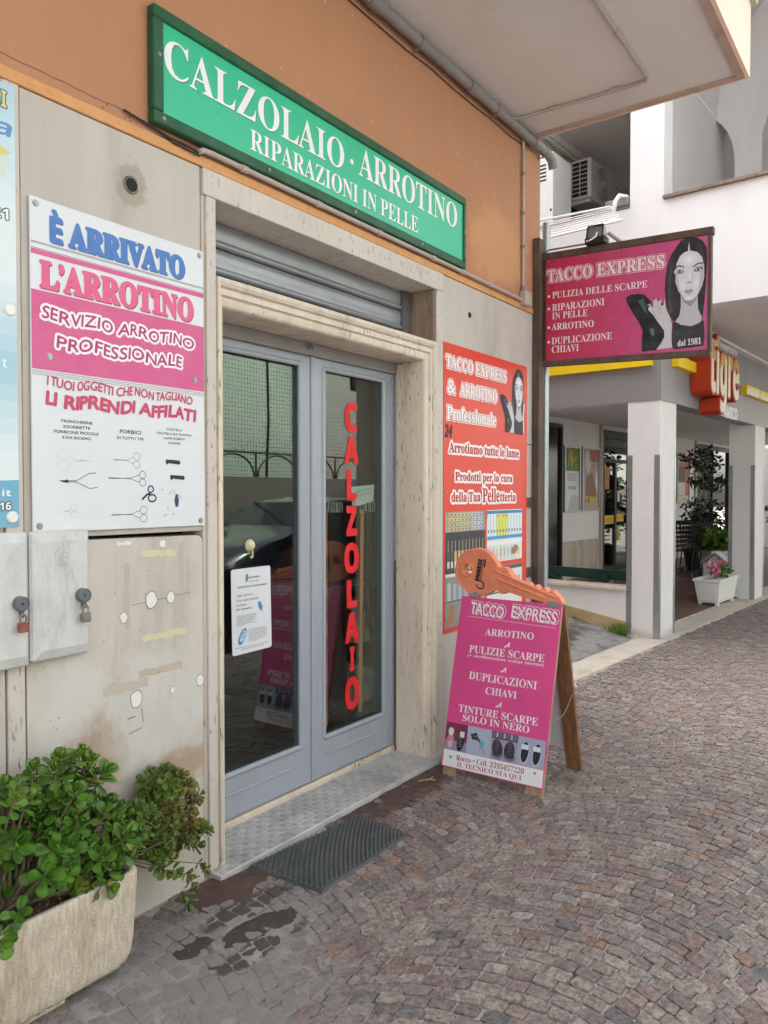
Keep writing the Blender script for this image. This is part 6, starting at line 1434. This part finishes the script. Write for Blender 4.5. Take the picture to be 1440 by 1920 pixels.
def leafy(name, cc, rad, n, L, m_, label, cat, seed, loc, pink=0, trunk=None, parentless=True, group=None):
    r_ = random.Random(seed); t = thing(name, loc, label, cat, group); m = MB()
    for _ in range(n):
        cx, cy, cz, rx, ry, rz = r_.choice(cc); v = Vector((r_.gauss(0, 1), r_.gauss(0, 1), r_.gauss(0, 1))).normalized()*r_.uniform(.4, 1)
        p = Vector(T(cx+v.x*rx, cy+v.y*ry, cz+v.z*rz)); a = Vector((r_.gauss(0, 1), r_.gauss(0, 1), r_.gauss(0, .6))).normalized(); b = a.cross(Vector((r_.gauss(0, 1), r_.gauss(0, 1), 1))).normalized(); l_ = L*r_.uniform(.6, 1.2)
        m.add([p, p+a*l_*.4+b*l_*.28, p+a*l_, p+a*l_*.4-b*l_*.28], [(0, 1, 2, 3)])
    m.build('foliage', m_, t)
    if trunk: m = MB(); [m.tube([T(*q) for q in tr], [.014, .012, .008][:len(tr)], 6) for tr in trunk]; m.build('stem', 'bark', t)
    return t
gt = leafy('geranium', [(3.25, .28, .46, .28, .12, .09)], 1, 260, .06, 'leaf', 'green geranium with pink blooms growing in the white flower box', 'plant', 4, T(3.1, .28, .38))
r_ = random.Random(6)
for (a, b, c_) in [(2.80, .22, .52), (2.86, .33, .58), (2.98, .22, .60), (3.04, .30, .50), (2.92, .24, .48)]:
    m = MB(); m.cur = (.62, .16, .26)
    for _ in range(26):
        v = Vector((r_.gauss(0, 1), r_.gauss(0, 1), r_.gauss(0, 1))).normalized()*.05; p = Vector(T(a+v.x, b+v.y, c_+v.z)); q = Vector((r_.gauss(0, 1), r_.gauss(0, 1), r_.gauss(0, 1))).normalized()*.022; w_ = q.cross(v).normalized()*.018; m.cur = r_.choice([(.62, .14, .25), (.72, .30, .40), (.50, .08, .18)]); m.add([p-q, p+w_, p+q, p-w_], [(0, 1, 2, 3)])
    m.build('bloom', 'tinted', gt)
# potted greenery behind
leafy('ficus_tree', [(6.6, 1.55, 2.15, .42, .4, .28), (6.9, 1.5, 1.75, .35, .4, .2), (6.5, 1.5, 1.25, .55, .4, .25), (6.7, 1.5, 1.0, .4, .35, .25)], 1, 1500, .10, 'leaf_dark', 'dark leaved potted ficus standing in the arcade between the pillars', 'plant', 7, T(6.6, 1.5, .5), trunk=[[(6.5, 1.5, .4), (6.6, 1.5, 1.2), (6.6, 1.55, 2.1)], [(6.5, 1.5, .9), (6.8, 1.5, 1.5), (6.9, 1.5, 1.8)]])
leafy('spider_plant', [(5.9, 1.1, .75, .40, .3, .16)], 1, 520, .16, 'leaf', 'bright green leafy plant spilling over the white wicker pot', 'plant', 9, T(5.9, 1.1, .6))
leafy('palm_plant', [(9.4, .7, 1.1, .5, .4, .5), (9.0, .6, 1.6, .4, .3, .4)], 1, 900, .14, 'leaf', 'green potted shrub at the right edge beyond the second pillar', 'plant', 12, T(9.3, .7, .4))
m = MB(); m.lathe(T(5.9, 1.1, .10), [(.22, 0), (.30, .40), (.33, .46), (.30, .46), (.28, .40)], 4, (0, 0, 1)); tag(m.build('wicker_pot', 'wicker', loc=T(5.9, 1.1, .1)), 'pale grey wicker pot under the bright green plant in the arcade', 'pot')
m = MB(); m.lathe(T(6.5, 1.6, .13), [(.18, 0), (.24, .36), (.26, .40), (.22, .40)], 18, (0, 0, 1)); tag(m.build('dark_pot', 'dark_frame', loc=T(6.5, 1.6, .13)), 'dark round pot of the ficus tree', 'pot')
t = thing('bird_house', T(4.9, .8, .1), 'small white wooden house shaped box behind the flower box', 'box')
m = MB(); m.prism([(.62, .08), (.98, .08), (.98, .42), (.80, .56), (.62, .42)], 4.8, 5.0, lambda v, z, u: T(u, v, z)); m.build('house_front', 'white_plastic', t); m = MB(); m.prism([(.58, .415), (.80, .585), (1.02, .415), (1.02, .44), (.80, .61), (.58, .44)], 4.77, 5.03, lambda v, z, u: T(u, v, z)); m.build('roof', 'wicker', t)
# row of black shopping trolleys
def trolley(i):
    u = 5.3+i*.22; v = 1.52; t = thing('shopping_trolley', T(u, v, .12), ['foremost black shopping trolley of the nested row in the arcade', 'second black shopping trolley of the nested row', 'third black shopping trolley of the nested row', 'rearmost black shopping trolley of the nested row'][i], 'shopping trolley', 'nested shopping trolleys')
    m = MB(); z0, z1 = .55, 1.02; Q = lambda a, b, z: T(u+a, v+b, z)
    for k in range(7):
        z = z0+(z1-z0)*k/6; e = .05*(1-k/6); m.tube([Q(e, -.22+e*.4, z), Q(.75-e, -.18, z), Q(.75-e, .18, z), Q(e, .22-e*.4, z), Q(e, -.22+e*.4, z)], .006, 5)
    for k in range(9): f_ = k/8; m.tube([Q(.03+.7*f_, -.205, z0), Q(0+.76*f_, -.215, z1)], .005, 5); m.tube([Q(.04, -.19+.38*f_, z0), Q(-.01, -.21+.42*f_, z1)], .005, 5)
    m.build('basket', 'black_iron', t); m = MB(); m.tube([Q(-.08, -.23, 1.05), Q(-.08, .23, 1.05)], .018, 8); m.build('handle', 'black_plastic', t)
    m = MB()
    for s_ in (-.2, .2): m.tube([Q(-.08, s_, 1.05), Q(.0, s_, .9), Q(.08, s_, .55), Q(-.03, s_, .22), Q(.7, s_*.8, .22)], .011, 6)
    m.build('frame', 'black_iron', t); 
    for a, b in ((0, -.2), (0, .2), (.68, -.16), (.68, .16)): m = MB(); m.tube([Q(a, b-.012, .165), Q(a, b+.012, .165)], .045, 12); m.build('wheel', 'rubber', t)
for i in range(4): trolley(i)
m = MB(); m.lathe(T(1.3, 1.2, .08), [(.13, 0), (.17, .38), (.19, .40), (.19, .42), (.16, .42), (.15, .38)], 20, (0, 0, 1)); tag(m.build('waste_bin', 'plastic_grey', loc=T(1.3, 1.2, .08)), 'grey bin with pale rim partly hidden behind the first arcade pillar', 'bin')
m = MB(); m.tube([T(1.3+.185*math.cos(R(a)), 1.2+.185*math.sin(R(a)), .505) for a in range(0, 361, 20)], .014, 6); bn = bpy.data.objects['waste_bin']; m.build('rim', 'galvanised', bn)
# weeds at the foot of the low wall
r_ = random.Random(15); m = MB()
for _ in range(150):
    u = -.06+r_.gauss(0, .022)-.02; v = .40+r_.gauss(0, .04); a = r_.uniform(0, 6.28); L = r_.uniform(.04, .17); k = r_.uniform(.1, .5); p = Vector(T(u, v, .02)); d = Vector((math.cos(a)*k, math.sin(a)*k, 1)).normalized(); s_ = Vector((math.sin(a), -math.cos(a), 0))*.006
    m.add([p-s_, p+s_, p+d*L*.6+s_, p+d*L+Vector((d.x, d.y, -.2))*L*.3, p+d*L*.6-s_], [(0, 1, 2, 3, 4)])
for _ in range(50):
    u = -.05+r_.gauss(0, .015); v = .95+r_.gauss(0, .08); a = r_.uniform(0, 6.28); L = r_.uniform(.02, .06); p = Vector(T(u, v, .14)); d = Vector((math.cos(a)*.5, math.sin(a)*.5, 1)).normalized(); s_ = Vector((math.sin(a), -math.cos(a), 0))*.004; m.add([p-s_, p+s_, p+d*L], [(0, 1, 2)])
o = m.build('weeds', 'leaf_grass', loc=T(-.06, .37, .02)); tag(o, 'tuft of grass growing where the low wall meets the first pillar', 'weeds', kind='stuff')
# dry twig on the paving
m = MB(); m.tube([(3.40, -.15, .018), (3.45, -.19, .022), (3.47, -.215, .016)], .004, 6); m.tube([(3.45, -.19, .022), (3.50, -.18, .018)], .003, 6); tag(m.build('twig', 'wood', loc=(3.45, -.18, .015)), 'short pale dry twig lying on the cobbles past the doormat', 'twig')

# ---------------------------------------------------------------- across the street (seen in the glass)
t = thing('opposite_house', (12, -9, 0), 'pale green house across the street mirrored in the door glass', 'building')
MB().box(-6, 13.3, -14, -9.2, 0, 5.2).build('wall', 'far_green', t); m = MB()
for x in (-3, 3.5): m.box(x, x+1.4, -9.199, -9.15, 3.0, 4.6)
m.build('shutters', 'far_stucco', t); MB().box(13.31, 17.5, -14, -9.0, 0, 5.2).build('side_wing', 'far_stucco', t); MB().box(17.51, 40, -14, -9.0, 0, 5.2).build('side_wing', 'far_stucco', t)
MB().box(-12, 40, -7.9, -7.6, 0, 1.86).build('garden_wall', 'far_grey', None, loc=(12, -7.75, 0)); gw = bpy.data.objects['garden_wall']; tag(gw, 'grey garden wall across the street mirrored in the door glass', 'wall')
t = thing('arched_railing', (12, -7.75, 1.86), 'black iron railing with arches on the garden wall across the street', 'railing'); m = MB()
for k in range(24):
    x = 1+k*1.2; m.tube([(x+.55*math.cos(R(a))+.6, -7.75, 1.87+.42*math.sin(R(a))) for a in range(0, 181, 15)], .018, 6); m.tube([(x, -7.75, 1.86), (x, -7.75, 2.33)], .02, 6)
m.build('arches', 'black_iron', t); m = MB(); m.tube([(1, -7.75, 2.33), (30, -7.75, 2.33)], .02, 6); m.build('top_rail', 'black_iron', t)
t = thing('net_fence', (11, -7.9, 2), 'green net stretched on black poles above the garden wall across the street', 'net'); m = MB()
for x in (7.4, 9.2, 11.0, 12.6, 14.2): m.tube([(x, -7.86, 1.86), (x+.08, -7.88, 3.0), (x+.02, -7.86, 4.6)], .03, 6)
m.build('pole', 'black_iron', t); m = MB()
for k in range(34): z = 1.95+k*.08; m.tube([(5, -7.9, z), (11, -7.9, z-.05), (14.4, -7.9, z)], .004, 4, False)
for k in range(118): x = 5+k*.08; m.tube([(x, -7.9, 1.9), (x+.02, -7.9, 4.6)], .004, 4, False)
m.build('mesh', 'bench_green', t, kind='stuff')
# parked dark car across the street
t = thing('parked_car', (8.4, -4.9, 0), 'dark blue hatchback parked across the street, mirrored in the door glass', 'car')
x0 = 6.35; L = 4.0; hw = .86; cy = -4.85
secs = [(.0, .30, .55, .62, .72), (.12, .22, .66, .78, .84), (.55, .20, .80, .90, .92), (1.05, .20, .95, 1.0, .97), (1.35, .20, .98, 1.10, .95), (1.9, .20, .96, 1.42, .74), (2.4, .20, .96, 1.49, .72), (3.1, .20, .97, 1.46, .72), (3.6, .22, .98, 1.30, .74), (3.9, .25, .92, .98, .86), (4.0, .32, .80, .82, .80)]
m = MB(); V = []
for dx, zb_, zs, zt_, wt in secs:
    for s_ in (1, -1):
        pass
    ringv = [(-hw*.90, zb_), (-hw, zb_+.12), (-hw, (zb_+zs)/2), (-hw*.97, zs), (-hw*wt, zt_-.03), (-hw*wt*.8, zt_), (hw*wt*.8, zt_), (hw*wt, zt_-.03), (hw*.97, zs), (hw, (zb_+zs)/2), (hw, zb_+.12), (hw*.90, zb_)]
    nose = 1-.10*max(0, 1-dx/.5)-.08*max(0, (dx-3.5)/.5)
    V += [(x0+dx, cy+y*nose, z) for y, z in ringv]
m.add(V, [(i*12+k, (i+1)*12+k, (i+1)*12+(k+1) % 12, i*12+(k+1) % 12) for i in range(len(secs)-1) for k in range(12)]+[list(range(12)), list(range(len(V)-12, len(V)))[::-1]]); m.build('body', 'car_paint', t, smooth='auto')
m = MB(); m.add([(x0+1.37, cy-hw*.84, 1.115), (x0+1.37, cy+hw*.84, 1.115), (x0+1.86, cy+hw*.66, 1.42), (x0+1.86, cy-hw*.66, 1.42)], [(0, 1, 2, 3)]); m.build('windscreen', 'car_glass', t)
for s_ in (1, -1):
    m = MB(); m.add([(x0+1.5, cy+s_*hw*.965, 1.0), (x0+3.4, cy+s_*hw*.965, 1.0), (x0+3.2, cy+s_*hw*.76, 1.38), (x0+1.95, cy+s_*hw*.76, 1.38)], [(0, 1, 2, 3)]); m.build('side_window', 'car_glass', t)
    m = MB(); m.lathe((x0+.10, cy+s_*.56, .70), [(.02, -.04), (.13, .0), (.16, .10)], 16, (-1, s_*.45, .15)); m.build('headlight', 'chrome', t, smooth=True)
    m = MB(); m.box(x0+1.45, x0+1.62, cy+s_*(hw+.02), cy+s_*(hw+.20), .98, 1.10, bev=.03); m.build('wing_mirror', 'car_paint', t)
    for dx in (.72, 3.25):
        m = MB(); m.tube([(x0+dx, cy+s_*(hw-.16), .31), (x0+dx, cy+s_*(hw+.012), .31)], .31, 24); wl = m.build('wheel', 'tyre', t); m = MB(); m.tube([(x0+dx, cy+s_*(hw+.0125), .31), (x0+dx, cy+s_*(hw+.02), .31)], .20, 20); m.build('rim', 'chrome', wl)
m = MB(); m.box(x0-.02, x0+.05, cy-.45, cy+.45, .30, .48); m.build('grille', 'black_plastic', t); m = MB(); m.box(x0-.035, x0-.02, cy-.26, cy+.26, .38, .49); m.build('number_plate', 'poster_white', t)
